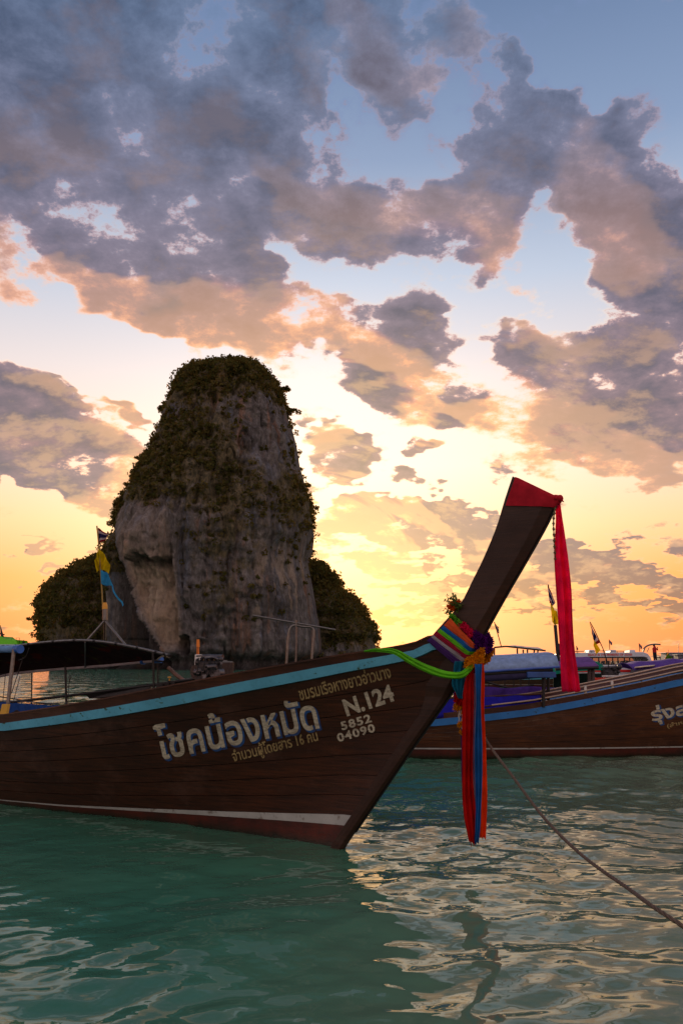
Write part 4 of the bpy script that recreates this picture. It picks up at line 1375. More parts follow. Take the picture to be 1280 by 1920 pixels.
# ------------------------------------------------------------------ other boats
UP = Vector((0, 0, 1))
M_HR = wood("hull_wood_ochre", lin(58, 30, 16), lin(104, 58, 26), .5)
M_HB = wood("hull_wood_brown", lin(52, 34, 24), lin(96, 66, 42), .6)
M_BLUE2 = strake_paint("mid_blue_strake_paint", lin(58, 122, 190), lin(50, 70, 80))
M_WSTEEL = plain("white_painted_steel", lin(206, 200, 192), .4, .0, scale=14)
M_BLACK = plain("black_rubber", lin(30, 28, 28), .7)
M_YEL = plain("yellow_plastic", lin(230, 160, 40), .45)
M_ORG = plain("orange_plastic", lin(244, 130, 24), .45)

def print_cloth():
    m, T = newmat("patterned_canopy_cloth")
    P = objco(T)
    n = T.noise(P, 2.6, 4, .6); n2 = T.noise(T.mapping(P, loc=(5, 2, 1)), 3.4, 5, .6)
    c = T.mix(T.mr(T.noise(P, 8, 4, .6), .3, .7), lin(58, 42, 42), lin(84, 62, 58))
    c = T.mix(T.mr(n, .58, .66, 0, .45), c, lin(150, 50, 26))
    c = T.mix(T.mr(n2, .60, .66, 0, .45), c, lin(110, 124, 40))
    d = principled(T, c, .8, 0, .2); t = T.n('ShaderNodeBsdfTranslucent'); T.put(t.inputs[0], c)
    mx = T.n('ShaderNodeMixShader'); mx.inputs[0].default_value = .45
    m.node_tree.links.new(d, mx.inputs[1]); m.node_tree.links.new(t.outputs[0], mx.inputs[2])
    return finish(m, T, mx.outputs[0])

class Hull:
    """wooden long-tail hull: bow point on the water, unit vector aft, sheer heights, half beam"""
    def __init__(s, bow, aft, sheer, beam=.95, length=9.5, rake=1.0):
        s.b = Vector(bow); s.a = Vector(aft).normalized(); s.n = Vector((s.a.y, -s.a.x, 0))
        if s.n.y > 0: s.n = -s.n
        s.sh = sheer; s.beam = beam; s.L = length; s.rake = rake
    def z(s, q): return float(np.interp(q, [a for a, b in s.sh], [b for a, b in s.sh]))
    def s0(s, z): return -s.rake * max(z, -.2) * .62
    def t(s, q, z):
        zt = s.z(q); f = max(0, min(1, z / zt)); x = q - s.s0(z)
        if x <= 0: return 0
        v = s.beam * (.84 + .16 * f) * (1 - math.exp(-(x / (3.6 - 1.6 * f)) ** (2 - f ** .8)))
        if q > s.L * .6: v *= 1 - (.4 - .12 * f) * ((q - s.L * .6) / (s.L * .4)) ** 2
        if z < 0: v *= max(0, 1 - (-z / .3) ** 2) ** .5
        return v
    def p(s, q, t, z): return s.b + s.a * q + s.n * t + Vector((0, 0, z))
    def strip(s, z0, z1, off, side, ns=36, nz=2, thick=.03):
        ro = []; ri = []
        for j in range(nz + 1):
            f = j / nz; a = []; b = []
            st = 0
            for _ in range(5): st = s.s0(z0(st) * (1 - f) + z1(st) * f)
            for i in range(ns + 1):
                q = st + .01 + (s.L - st) * (i / ns) ** 1.4
                z = z0(q) * (1 - f) + z1(q) * f; t = s.t(q, z)
                a.append(s.p(q, side * (t + off), z)); b.append(s.p(q, side * max(t + off - thick, 0), z))
            ro.append(a); ri.append(b)
        return MB().loft(ro + ri[::-1] + [ro[0]])
    def make(s, root, mh, mb, mr, red=.16, planks=5, prow=True, mprow=None):
        zs = lambda q: s.z(q) - .085
        zb = lambda q: s.z(q) - .19
        for side in (1, -1):
            s.strip(lambda q: -.28, lambda q: red, 0, side, 30, 4).build("bottom_planking", M_RED, root, True)
            s.strip(lambda q: red, lambda q: red + .02, .002, side, 30, 1).build("boot_stripe", M_WHT, root, True)
            for i in range(planks):
                f0, f1 = i / planks, (i + 1) / planks
                s.strip(lambda q, f=f0: red + .022 + (zb(q) - red - .022) * f + (.002 if f else 0), lambda q, f=f1: red + .022 + (zb(q) - red - .022) * f - .002, 0, side, 30, 1).build("plank", mh, root, True)
            s.strip(zb, zs, .03, side, 36, 1, .05).build("rubbing_strake", mb, root, True)
            s.strip(zs, lambda q: s.z(q), .008, side, 36, 1, .04).build("gunwale", mr, root, True)
        m = MB(); m.loft([[s.p(.3 + i * (s.L - .3) / 20, -max(s.t(.3 + i * (s.L - .3) / 20, .3) - .05, 0), .3), s.p(.3 + i * (s.L - .3) / 20, max(s.t(.3 + i * (s.L - .3) / 20, .3) - .05, 0), .3)] for i in range(21)])
        m.build("floor_boards", M_INSIDE, root, solid=.03)
        zz = np.linspace(-.2, s.z(s.L), 6)
        MB().loft([[s.p(s.L - .01, -s.t(s.L, z), z) for z in zz], [s.p(s.L - .01, s.t(s.L, z), z) for z in zz]]).build("transom", mh, root, solid=.03)
        if prow:
            rows = []
            zt = s.z(-1.0)
            for i in range(25):
                g = i / 24; z = -.2 + (zt + 1.5 + .2) * g
                zz_ = max(z, -.2)
                sf = s.s0(min(zz_, zt)) - max(0, z - zt) * .52
                w = float(np.interp(z, [-.2, zt - .2, zt, zt + 1.5], [.10, .3, .42, .34]))
                P = lambda f, t: s.p(sf + w * f, t, z + .12 * f * max(0, (z - zt)) )
                rows.append([P(0, .02), P(.2, .055), P(1, .055), P(1, -.055), P(.2, -.055), P(0, -.02)])
            MB().loft(rows, closed=True, cap=True).build("prow", mprow or W_PROW, root, bevel=.003)

def flag_tri(name, mat, a, b, tip, parent=None, wav=.02, nr=8, seed=0):
    """pennant: hoist edge a..b, fly end tip; hangs with folds"""
    m = MB(); rows = []
    a, b, tip = Vector(a), Vector(b), Vector(tip)
    for i in range(nr + 1):
        f = i / nr; row = []
        for j in range(7):
            g = j / 6
            p = a.lerp(b, g).lerp(tip, f) + Vector((0, 1, 0)) * (wav * math.sin(f * 7 + g * 4 + seed)) + Vector((0, 0, -1)) * (wav * .5 * math.sin(f * 5 + seed) * f)
            row.append(p)
        rows.append(row)
    m.loft(rows)
    return m.build(name, mat, parent, 'all', solid=.002)

def thai_cloth():
    m, T = newmat("striped_national_flag_cloth")
    P = objco(T)
    uv = T.n('ShaderNodeAttribute', attribute_name='stripe')
    c = T.ramp(uv.outputs['Fac'], [(0, lin(150, 40, 46)), (.167, lin(196, 180, 184)), (.333, lin(52, 48, 92)), (.667, lin(196, 180, 184)), (.833, lin(150, 40, 46))], 'CONSTANT')
    d = T.n('ShaderNodeBsdfDiffuse'); T.put(d.inputs[0], c); t = T.n('ShaderNodeBsdfTranslucent'); T.put(t.inputs[0], c)
    mx = T.n('ShaderNodeMixShader'); mx.inputs[0].default_value = .45
    m.node_tree.links.new(d.outputs[0], mx.inputs[1]); m.node_tree.links.new(t.outputs[0], mx.inputs[2])
    return finish(m, T, mx.outputs[0])
M_THAI = thai_cloth()
C_YF = cloth("yellow_flag_cloth", lin(220, 196, 20), .5)
C_SKY = cloth("sky_blue_flag_cloth", lin(70, 170, 214), .5)

def flag_quad(name, mat, hoist, fly, parent=None, wav=.03, seed=0, stripes=False):
    """flag: hoist (top,bottom) and fly (top,bottom) edges"""
    m = MB(); rows = []
    for i in range(11):
        f = i / 10; row = []
        for j in range(13):
            g = j / 12
            row.append(hoist[0].lerp(hoist[1], g).lerp(fly[0].lerp(fly[1], g), f) + Vector((0, 1, 0)) * (wav * math.sin(f * 8 + g * 2 + seed)) + UP * (wav * .4 * math.sin(f * 6 + seed)))
        rows.append(row)
    m.loft(rows)
    o = m.build(name, mat, parent, 'all', solid=.002)
    if stripes:
        a = o.data.attributes.new('stripe', 'FLOAT', 'POINT')
        a.data.foreach_set('value', [g / 12 for i in range(11) for g in range(13)])
    return o

# --- boat with the arched canopy, behind the near boat on the left
def build_canopy_boat():
    aft = Vector((math.cos(math.radians(26)), -math.sin(math.radians(26)), 0))
    st = Vector((-1.35, 11.75, 0)); L = 9.6
    h = Hull(st - aft * L, aft, [(-1.2, 1.4), (0, 1.15), (2, .86), (4, .70), (6.5, .62), (L, .70)], .85, L)
    root = thing("longtail_boat", h.p(6, 0, 0), 'long-tail boat with arched dark canopy and pennants, moored behind the large near boat', 'boat')
    h.make(root, M_HB, M_BLUE, W_RAIL)
    # canopy sheet between the near and the far eave
    ne = [(-70,1232),(-20,1222),(20,1213),(70,1206),(120,1202),(160,1201),(205,1205),(250,1213),(290,1222),(318,1229)]
    fe = [(-70,1285),(-20,1272),(20,1263),(70,1257),(120,1253),(160,1250),(200,1247),(240,1243),(270,1240),(292,1238)]
    Yn = np.interp(range(10), [0, 9], [13.1, 11.15]); Yf = Yn + 1.35
    rows = []
    for k in range(10):
        a = at(*ne[k], Yn[k]); b = at(*fe[k], Yf[k])
        rows.append([a.lerp(b, j / 10) + UP * (.05 * math.sin(math.pi * j / 10) - .035 * math.sin(k * 3.14) ) for j in range(11)])
    m = MB(); m.loft(rows); m.build("canopy", print_cloth(), root, 'all', solid=.008, label='dark patterned canopy cloth')
    nea = bez([at(*ne[k], Yn[k]) for k in range(10)], 40); fea = bez([at(*fe[k], Yf[k]) for k in range(10)], 40)
    MB().tube(nea, .02, 8).build("eave_rail", M_STEEL, root, True)
    MB().tube(fea, .034, 8).build("rolled_awning", plain("pale_tarp_roll", lin(190, 176, 176), .7), root, True)
    for i in range(0, 41, 4): MB().tube([nea[i] - (nea[min(i + 1, 40)] - nea[max(i - 1, 0)]).normalized() * .02, nea[i] + (nea[min(i + 1, 40)] - nea[max(i - 1, 0)]).normalized() * .02], .025, 7).build("eave_tie", M_DARK, root, True)
    MB().tube([fea[-1], fea[-1] + (fea[-1] - fea[-2]).normalized() * .16], .05, 10).build("awning_end", plain("blue_plastic", lin(32, 92, 170), .35), root, True)
    MB().tube([fea[-6], fea[-6] + (fea[-1] - fea[-6]).normalized() * .06], .05, 10).build("awning_clip", plain("blue_plastic", lin(32, 92, 170), .35), root, True)
    # ribs across
    for i in (0, 5, 9):
        MB().tube([rows[i][j] - UP * .02 for j in range(11)], .014, 6).build("canopy_rib", M_STEEL, root, True)
    # posts to the gunwale
    for px, y0, y1, Y in ((124, 1250, 1326, 12.4), (288, 1222, 1303, 11.3)):
        MB().tube([at(px + 1, y1, Y), at(px - 1, y0, Y)], .018, 8).build("canopy_post", M_DARK, root, True)
    for px, y0, y1, Y in ((60, 1262, 1320, 14.0), (296, 1240, 1300, 12.6)):
        MB().tube([at(px, y1, Y), at(px, y0, Y)], .010, 6).build("canopy_post", M_DARK, root, True)
    m = MB()
    m.tube([at(0, 1264, 12.6), at(11, 1262, 12.6), at(4, 1335, 12.4)], .006, 4); m.tube([at(38, 1268, 12.6), at(22, 1330, 12.4)], .006, 4)
    m.tube([at(131, 1266, 12.4), at(128, 1318, 12.3)], .005, 4); m.tube([at(134, 1266, 12.4), at(128, 1290, 12.4)], .004, 4)
    m.tube(bez([at(291, 1238, 11.4), at(308, 1240, 11.3), at(310, 1228, 11.2), at(306, 1225, 11.2)], 10), .014, 6)
    m.tube([at(300, 1250, 11.5), at(297, 1300, 11.5)], .004, 4)
    m.build("stay", M_DARK, root, True)
    # parked propeller shaft lying over the boat, with its fin
    m = MB(); m.tube([at(18, 1317, 13.0), at(150, 1302, 12.4), at(290, 1284, 11.6), at(372, 1272, 11.2)], .022, 8)
    m.build("propeller_shaft", M_DARK, root, True)
    m = MB(); m.tube([at(-20, 1303, 13.2), at(120, 1325, 12.5), at(200, 1319, 12.1)], .010, 6); m.tube([at(-5, 1316, 13.2), at(20, 1317, 13.0)], .02, 6)
    m.build("side_rope", M_DARK, root, True)
    MB().prism([at(160, 1301, 12.3), at(168, 1310, 12.3), at(205, 1309, 12.1), at(262, 1300, 11.7), at(283, 1293, 11.6), at(283, 1287, 11.6), at(222, 1294, 12.0)], Vector((0, .03, 0))).build("fin", M_DARK, root)
    MB().tube([at(318, 1283, 11.5), at(318, 1272, 11.5)], .008, 6).ball(at(318, 1270, 11.5), (.03, .03, .012), 8, 5).build("filler_cap", M_YEL, root, True)
    # dark deck gear under the shaft
    m = MB()
    for k in range(6): m.box(at(302 + k * 11, 1286 - k * 1.5, 11.5), (.12, .2, .06 + .02 * (k % 3)), aft, None)
    m.build("deck_gear", M_DARK, root)
    # engine on its pivot
    e = MB()
    c = at(402, 1256, 11.2)
    X = aft
    e.box(c + UP * -.03, (.44, .34, .30), X, h.n).box(c + UP * .10 + X * .02, (.30, .20, .07), X, h.n)
    e.build("engine_block", plain("engine_metal", lin(60, 54, 52), .4, .6, var=.5, scale=20, dirt=lin(60, 40, 28)), root, bevel=.02)
    g = MB()
    R = random.Random(12)
    for i in range(4): g.tube([c + X * (-.14 + .09 * i) + UP * .10 - h.n * -.10, c + X * (-.14 + .09 * i) + UP * .17 + h.n * .12], .026, 8)
    g.tube([c + X * -.17 + UP * .185 + h.n * .06, c + X * .18 + UP * .185 + h.n * .06], .034, 10)
    g.tube(bez([c + X * -.05 + UP * .16 + h.n * .16, c + X * .12 + UP * .17 + h.n * .17, c + X * .22 + UP * .10 + h.n * .16, c + X * .20 + UP * .0 + h.n * .16], 14), .022, 8)
    g.tube([c + X * .05 + UP * .04 + h.n * .2, c + X * .2 + UP * .05 + h.n * .2], .05, 10)
    g.tube([c + X * .17 + h.n * .1 - UP * .05, c + X * .17 + h.n * .22 - UP * .05], .085, 14)
    g.tube([c + X * -.20 + h.n * .05 - UP * .03, c + X * -.24 + h.n * .15 - UP * .03], .10, 14)
    g.tube([c + X * -.02 + h.n * .19 - UP * .07, c + X * .0 + h.n * .2 - UP * .2], .06, 10)
    for i in range(9):
        p = c + X * R.uniform(-.2, .22) + UP * R.uniform(-.15, .16) + h.n * R.uniform(.15, .2)
        g.ball(p, R.uniform(.025, .055), 7, 5)
    g.build("manifold", plain("worn_aluminium", lin(84, 80, 80), .32, .8, var=.5, scale=24, dirt=lin(70, 50, 36)), root, True)
    g = MB()
    for i in range(6):
        a = c + X * R.uniform(-.18, .18) + UP * R.uniform(.02, .17) + h.n * .19
        g.tube(bez([a, a + UP * .03 + X * .06 + h.n * .04, a - UP * .14 + X * R.uniform(-.06, .06) + h.n * .05], 8), .008, 5)
    g.build("hose", M_BLACK, root, True)
    m = MB(); m.tube(bez([at(316, 1252, 11.6), at(330, 1265, 11.5), at(346, 1276, 11.4), at(360, 1278, 11.3), at(372, 1266, 11.25), at(380, 1252, 11.2)], 24), .030, 8)
    m.build("exhaust_pipe", plain("rusty_pipe", lin(112, 82, 66), .6, .4, var=.4), root, True)
    MB().tube([at(368, 1230, 11.2), at(396, 1228, 11.2)], .012, 8).build("tiller", M_STEEL, root, True)
    m = MB(); m.box(at(372, 1238, 11.6), (.09, .12, .17)); m.build("battery_box", M_WSTEEL, root, bevel=.01)
    m = MB(); m.tube([at(373, 1230, 11.7), at(372, 1202, 11.7)], .008, 6); m.tube([at(370, 1230, 11.7), at(370, 1212, 11.7)], .008, 6); m.build("lamp_stalk", M_ORG, root, True)
    m = MB(); m.tube([at(371.5, 1213, 11.7), at(371.5, 1199, 11.7)], [.026, .022], 10); m.build("beacon", M_ORG, root, True, label='orange beacon')
    # tripod and flag pole
    top = at(197, 1163, 12.6)
    for q in (at(158, 1207, 12.5), at(197, 1208, 13.0), at(237, 1211, 12.1)):
        MB().tube([q, top], .018, 8).build("tripod_leg", M_STEEL, root, True)
    MB().tube([top, at(197, 1139, 12.6)], .040, 10).build("pole_socket", M_STEEL, root, True)
    MB().tube([at(197, 1142, 12.6), at(197, 1136, 12.6), at(197, 1130, 12.6)], [.044, .044, .03], 10).build("socket_cap", M_YEL, root, True)
    f = thing("pennant_pole", at(196, 1139, 12.6), 'bent pole with striped, yellow and light blue pennants above the dark arched canopy', 'flags')
    pole = bez([at(193, 1137, 12.6), at(191, 1100, 12.6), at(188, 1060, 12.6), at(185, 1015, 12.6), at(182, 986, 12.6)], 30)
    MB().tube(pole, .012, 6).build("pole", plain("bamboo", lin(150, 120, 50), .6), f, True)
    Y = 12.6
    q = lambda x, y: at(x, y, Y)
    flag_quad("flag", M_THAI, (q(183, 990), q(186, 1023)), (q(205, 1001), q(204, 1004)), f, .03, 1, True)
    flag_quad("pennant", C_YF, (q(186, 1028), q(187, 1060)), (q(178, 1052), q(183, 1076)), f, .03, 2)
    flag_quad("pennant", C_YF, (q(186, 1027), q(189, 1068)), (q(207, 1057), q(203, 1074)), f, .04, 5)
    flag_quad("pennant", C_SKY, (q(189, 1066), q(191, 1095)), (q(204, 1077), q(213, 1101)), f, .03, 3)
    m = MB(); c2 = bez([q(211, 1098), q(214, 1110), q(222, 1122), q(229, 1129), q(231, 1136)], 16)
    m.loft([[p - UP * .012 - Vector((.008, 0, 0)), p + UP * .012 + Vector((.008, 0, 0))] for p in c2]); m.build("streamer", C_SKY, f, solid=.003)
build_canopy_boat()

# --- moored boat on the right whose hull fills the right edge
def build_right_boat():
    aft = Vector((-1, .035, 0)).normalized()
    Yn = 12.5
    h = Hull((8.0, 13.2, 0), aft, [], .92, 9.2)
    def zs(px, py): p = at(px, py, Yn); return (p.x, p.z)
    pts = [zs(800,1343),(zs(900,1333)),zs(1000,1321),zs(1100,1303),zs(1200,1283),zs(1280,1265)]
    sh = [(8.0 - x, z + .02) for x, z in pts][::-1]
    h.sh = [(-1.6, sh[0][1] + 1.0), (0, sh[0][1] + .40)] + sh + [(9.2, sh[-1][1] + .02)]
    root = thing("longtail_boat", h.p(5, 0, 0), 'brown wooden boat with blue strake and white-blue canopy whose hull fills the right edge', 'boat')
    h.make(root, M_HR, M_BLUE2, W_RAIL, .13, 6)
    def hit(px, py):
        d = ray(px, py); lo = 8.0; k = 8.0
        while k < 16:
            p = CAM + d * k; r = p - h.b; s_ = r.dot(h.a); t = r.dot(h.n)
            if t < h.t(s_, p.z) + .004: return p
            k += .004
        return CAM + d * 12.4
    paint_text("รุ่งส", 1221, 1352, 1291, 1338, 22, M_LET, root, hit, offset=.03, lift=.006, label='start of the cream boat name on the right boat')
    paint_text("รุ่งส", 1221, 1352, 1291, 1338, 22, M_LETB, root, hit, "lettering_shadow", offset=.05, lift=.003, dx=2, dy=1.6, label='blue shadow behind the name on the right boat')
    paint_text("(สำหรับ", 1250, 1365, 1296, 1353, 7, M_LETY, root, hit, offset=.02, lift=.006, label='tiny ochre lettering under the name on the right boat')
    # rails along the gunwale: light edged boards
    m = MB()
    for off, dz in ((.0, .045), (-.14, .10), (-.30, .135)):
        pts = [h.p(q, h.t(q, h.z(q)) + off, h.z(q) + dz) for q in np.linspace(.8, 5.6, 30)]
        m.tube(pts, .012, 6)
    m.build("side_rail", plain("varnished_rail", lin(176, 150, 130), .35, var=.2), root, True)
    m = MB(); rows = []
    for q in np.linspace(.6, 5.7, 30):
        t = h.t(q, h.z(q)); z = h.z(q)
        rows.append([h.p(q, t - .02, z + .03), h.p(q, t - .16, z + .085), h.p(q, t - .31, z + .12)])
    m.loft(rows); m.build("side_deck", W_RAIL, root, True, solid=.02)
    for px, py in ((1097, 1299), (1147, 1290)):
        p = at(px, py, 12.55)
        MB().tube([p - UP * .03, p + UP * .10], .020, 8).box(p + UP * .05, (.035, .03, .12)).build("cleat", M_WSTEEL, root, True)
    # blue side cloth
    Yc = 12.55
    q = lambda x, y, Y=Yc: at(x, y, Y)
    m = MB(); rows = []
    for i in range(40):
        f = i / 39
        a = q(700 + f * 314, 1316 - f * 14); b = q(700 + f * 314, 1358 - f * 30)
        rows.append([a.lerp(b, j / 5) + Vector((0, .012 * math.sin(i * .9 + j) + .01 * math.sin(i * .37), .004 * math.sin(i * .8))) for j in range(6)])
    m.loft(rows); m.build("side_cloth", cloth("royal_blue_cloth", lin(46, 44, 180), .3), root, 'all', solid=.004, label='royal blue side cloth')
    MB().tube([q(700, 1316), q(1014, 1301)], .014, 6).build("cloth_rail", W_RAIL, root, True)
    # canopy
    rows = []
    for i in range(30):
        f = i / 29; px = 700 + f * 348
        e = q(px, 1271 - f * 22, 12.35)
        row = []
        for j in range(13):
            g = j / 12; ang = math.pi * (g)
            row.append(e + Vector((0, 1.55 * g, .225 * max(0, math.sin(ang)) ** .3 + .002 * math.sin(i * 1.3 + j))))
        rows.append(row)
    m = MB(); m.loft(rows); m.build("canopy", cloth("pale_blue_canopy_cloth", lin(150, 176, 214), .3), root, 'all', solid=.01, label='pale blue arched canopy')
    MB().tube([r[0] - UP * .01 for r in rows], .018, 6).build("eave_rail", plain("blue_pipe", lin(60, 90, 170), .4), root, True)
    MB().tube([r[0] - UP * .11 + Vector((0, .06, 0)) for r in rows[:-2]], .06, 10).build("rolled_awning", cloth("dark_blue_roll", lin(52, 48, 78), .1), root, True)
    MB().tube([r[0] - UP * .05 + Vector((0, .04, 0)) for r in rows[:-1]], .035, 8).build("awning_batten", M_DARK, root, True)
    MB().tube([r[12] - UP * .06 for r in rows], .04, 8).build("rolled_awning", cloth("dark_blue_roll", lin(52, 48, 78), .1), root, True)
    MB().box(q(1012, 1265, 12.4), (.45, .2, .09)).build("locker", plain("blue_locker", lin(34, 70, 130), .5), root, bevel=.01)
    for px, Y in ((1018, 12.5), (1027, 12.75), (1020, 13.8), (800, 12.5), (800, 13.8), (700, 12.5)):
        MB().tube([q(px, 1326 - (0 if px > 1000 else -20), Y), q(px, 1262, Y)], .026, 8).build("canopy_post", M_DARK, root, True)
    # stern rack with a long bar, seen above the near boat
    c = [at(534, 1290, 12.9), at(543, 1180, 12.9), at(552, 1172, 12.9), at(580, 1177, 12.9), at(588, 1183, 12.9), at(582, 1290, 12.9)]
    MB().tube(bez([at(534, 1290, 12.9), at(538, 1230, 12.9), at(542, 1186, 12.9), at(550, 1173, 12.9), at(567, 1175, 12.9), at(584, 1177, 12.9), at(588, 1190, 12.9), at(585, 1230, 12.9), at(582, 1290, 12.9)], 60), .020, 8).build("stern_rack", M_STEEL, root, True)
    MB().tube([at(556, 1174, 13.3), at(555, 1230, 13.3), at(552, 1290, 13.3)], .014, 6).build("rack_brace", M_STEEL, root, True)
    MB().tube([at(474, 1154, 12.9), at(629, 1181, 12.9)], .015, 8).tube([at(555, 1163, 12.9), at(555, 1175, 12.9)], .02, 6).build("rack_bar", M_STEEL, root, True)
    # small light poles on the canopy end
    MB().tube([at(1046, 1240, 12.6), at(1040, 1172, 12.6)], .028, 8).build("mast", M_DARK, root, True)
    m = MB(); m.tube([at(1012, 1234, 12.7), at(1060, 1233, 12.7)], .010, 6); m.ball(at(1047, 1218, 12.6), (.04, .04, .1), 8, 6)
    m.build("mast_fitting", M_DARK, root, True)
    f = thing("pennant_pole", at(1046, 1240, 12.6), 'leaning pole with striped and yellow pennants just left of the long pink scarf', 'flags')
    MB().tube([at(1041, 1178, 12.58), at(1035, 1140, 12.58), at(1027, 1096, 12.58)], .008, 6).build("pole", M_DARK, f, True)
    q2 = lambda x, y: at(x, y, 12.56)
    flag_quad("flag", M_THAI, (q2(1026, 1096), q2(1030, 1132)), (q2(1041, 1130), q2(1036, 1136)), f, .02, 1, True)
    flag_quad("pennant", C_YF, (q2(1032, 1133), q2(1034, 1168)), (q2(1043, 1148), q2(1045, 1172)), f, .03, 2)
build_right_boat()

# --- boats further back on the right
def build_back_boats():
    # second row: boat with purple side cloth
    aft = Vector((-1, .05, 0)).normalized()
    h = Hull((8.9, 15.6, 0), aft, [], .85, 9.0)
    def zs(px, py, Y): p = at(px, py, Y); return (p.x, p.z)
    P = [zs(900, 1319, 14.9), zs(1000, 1312, 14.9), zs(1100, 1300, 14.9), zs(1200, 1284, 14.9), zs(1280, 1266, 14.9)]
    sh = [(8.9 - x, z) for x, z in P][::-1]
    h.sh = [(-1.6, sh[0][1] + .9), (0, sh[0][1] + .35)] + sh + [(9.0, sh[-1][1])]
    root = thing("longtail_boat", h.p(4, 0, 0), 'second boat from the right foreground, bright blue strake and purple side cloth', 'boat')
    h.make(root, M_HB, M_BLUE2, W_RAIL, .12, 4)
    m = MB(); rows = []
    for i in range(40):
        f = i / 39; x = 850 + f * 255
        a = at(x, 1290 - 3 * f + 1.5 * math.sin(i * .5), 15.0); b = at(x, 1318 - 14 * f, 14.95)
        rows.append([a.lerp(b, j / 5) + Vector((0, .02 * math.sin(i * .8 + j * .7), 0)) for j in range(6)])
    m.loft(rows); m.build("side_cloth", cloth("violet_side_cloth", lin(84, 56, 140), .35), root, 'all', solid=.004, label='purple side cloth with a small gold motif')
    m = MB(); m.tube(bez([at(1082, 1301, 14.8), at(1088, 1294, 14.8), at(1092, 1297, 14.8), at(1100, 1296, 14.8)], 10), .012, 5)
    m.build("gold_motif", plain("gold_print", lin(200, 160, 60), .6), root, True)
    m = MB(); rows = []
    for i in range(20):
        f = i / 19; e = at(1040 + 82 * f, 1252 - 3 * f, 14.8)
        rows.append([e + Vector((0, 1.5 * g, .18 * math.sin(math.pi * g))) for g in np.linspace(0, 1, 9)])
    m.loft(rows); m.build("canopy", cloth("violet_canopy_cloth", lin(128, 92, 160), .35), root, 'all', solid=.01, label='purple canopy')
    MB().tube([at(1040, 1255, 14.8), at(1121, 1252, 14.8)], .03, 6).build("eave_rail", M_DARK, root, True)
    for px in (1104, 1111):
        MB().tube([at(px, 1310, 14.9), at(px, 1250, 14.9)], .035, 8).build("canopy_post", plain("post_wood", lin(84, 64, 60), .6), root, True)
    for px in (915, 945, 962, 975, 990):
        MB().tube([at(px, 1296, 15.8), at(px + 1, 1262, 15.8)], .012, 5).build("canopy_post", M_DARK, root, True)
    m = MB()
    m.tube(bez([at(870, 1286, 15.6), at(905, 1278, 15.6), at(930, 1284, 15.6), at(960, 1290, 15.6), at(1000, 1284, 15.6)], 20), .02, 5)
    m.tube(bez([at(845, 1330, 15.6), at(858, 1312, 15.6), at(880, 1290, 15.6)], 10), .018, 5)
    m.tube(bez([at(842, 1312, 15.8), at(850, 1326, 15.8), at(870, 1330, 15.8)], 10), .010, 5)
    m.build("rigging", M_DARK, root, True)
    # crate on it
    c = at(1124, 1280, 15.2)
    cr = thing("crate", c, 'orange-red plastic crate on the boat behind the blue railings', 'crate')
    m = MB()
    for z in (-.07, 0, .07):
        m.box(c + Vector((0, -.15, z)), (.28, .015, .04)); m.box(c + Vector((0, .15, z)), (.28, .015, .04)); m.box(c + Vector((-.135, 0, z)), (.015, .28, .04)); m.box(c + Vector((.135, 0, z)), (.015, .28, .04))
    m.build("slats", plain("red_plastic", lin(214, 52, 24), .45), cr)
    m = MB(); m.box(c - UP * .1, (.28, .3, .02)); [m.box(c + Vector((a * .135, b * .15, 0)), (.025, .025, .2)) for a in (-1, 1) for b in (-1, 1)]
    m.build("frame", plain("red_plastic", lin(214, 52, 24), .45), cr)

    # green canopied boat behind it
    h2 = Hull((9.4, 19.0, 0), aft, [(-1.6, 1.7), (0, 1.3), (3, .8), (6, .6), (9, .66)], .85, 9.0)
    r2 = thing("longtail_boat", h2.p(4, 0, 0), 'boat with drooping sea-green canopy and engine, behind the purple cloth', 'boat')
    h2.make(r2, M_HB, M_BLUE2, W_RAIL, .12, 3)
    m = MB(); rows = []
    for i in range(24):
        f = i / 23; px = 1030 + 108 * f
        e = at(px, 1266 - 9 * f - 3 * math.sin(f * 3.1), 17.5)
        rows.append([e + Vector((0, 1.6 * g, .28 * math.sin(math.pi * g) * (1 - .3 * f))) for g in np.linspace(0, 1, 9)])
    m.loft(rows); m.build("canopy", cloth("sea_green_cloth", lin(20, 130, 104), .3), r2, 'all', solid=.01)
    m = MB(); m.loft([[at(x, 1263, 18.6) + Vector((0, .05 * math.sin(x), 0)), at(x, 1292, 18.6)] for x in range(1036, 1136, 6)]); m.build("side_curtain", cloth("dark_green_curtain", lin(24, 44, 40), .1), r2, solid=.01)
    for px in (1060, 1084, 1104):
        MB().tube([at(px, 1296, 17.6), at(px, 1264, 17.6)], .02, 6).build("canopy_post", M_STEEL, r2, True)
    m = MB(); c = at(1142, 1262, 17.5); R = random.Random(4)
    m.box(c, (.30, .3, .26))
    for i in range(12): m.ball(c + Vector((R.uniform(-.2, .2), -.16, R.uniform(-.16, .2))), R.uniform(.03, .07), 7, 5)
    m.tube([c + Vector((-.2, -.2, .12)), c + Vector((.2, -.2, .14))], .03, 8)
    m.build("engine_block", plain("engine_metal_dull", lin(74, 70, 72), .5, .5, var=.5, scale=20), r2, bevel=.01)
    MB().tube([at(1128, 1268, 17.3), at(1174, 1268, 17.0)], .02, 6).build("tiller", M_WSTEEL, r2, True)
    f = thing("pennant_pole", at(1120, 1252, 16.5), 'leaning pole with striped and yellow pennants in front of the white cabin boat', 'flags')
    MB().tube([at(1141, 1252, 16.6), at(1129, 1215, 16.6), at(1113, 1180, 16.6), at(1105, 1166, 16.6)], .010, 6).build("pole", M_DARK, f, True)
    q = lambda x, y: at(x, y, 16.6)
    flag_quad("flag", M_THAI, (q(1105, 1168), q(1124, 1206)), (q(1110, 1192), q(1114, 1208)), f, .02, 1, True)
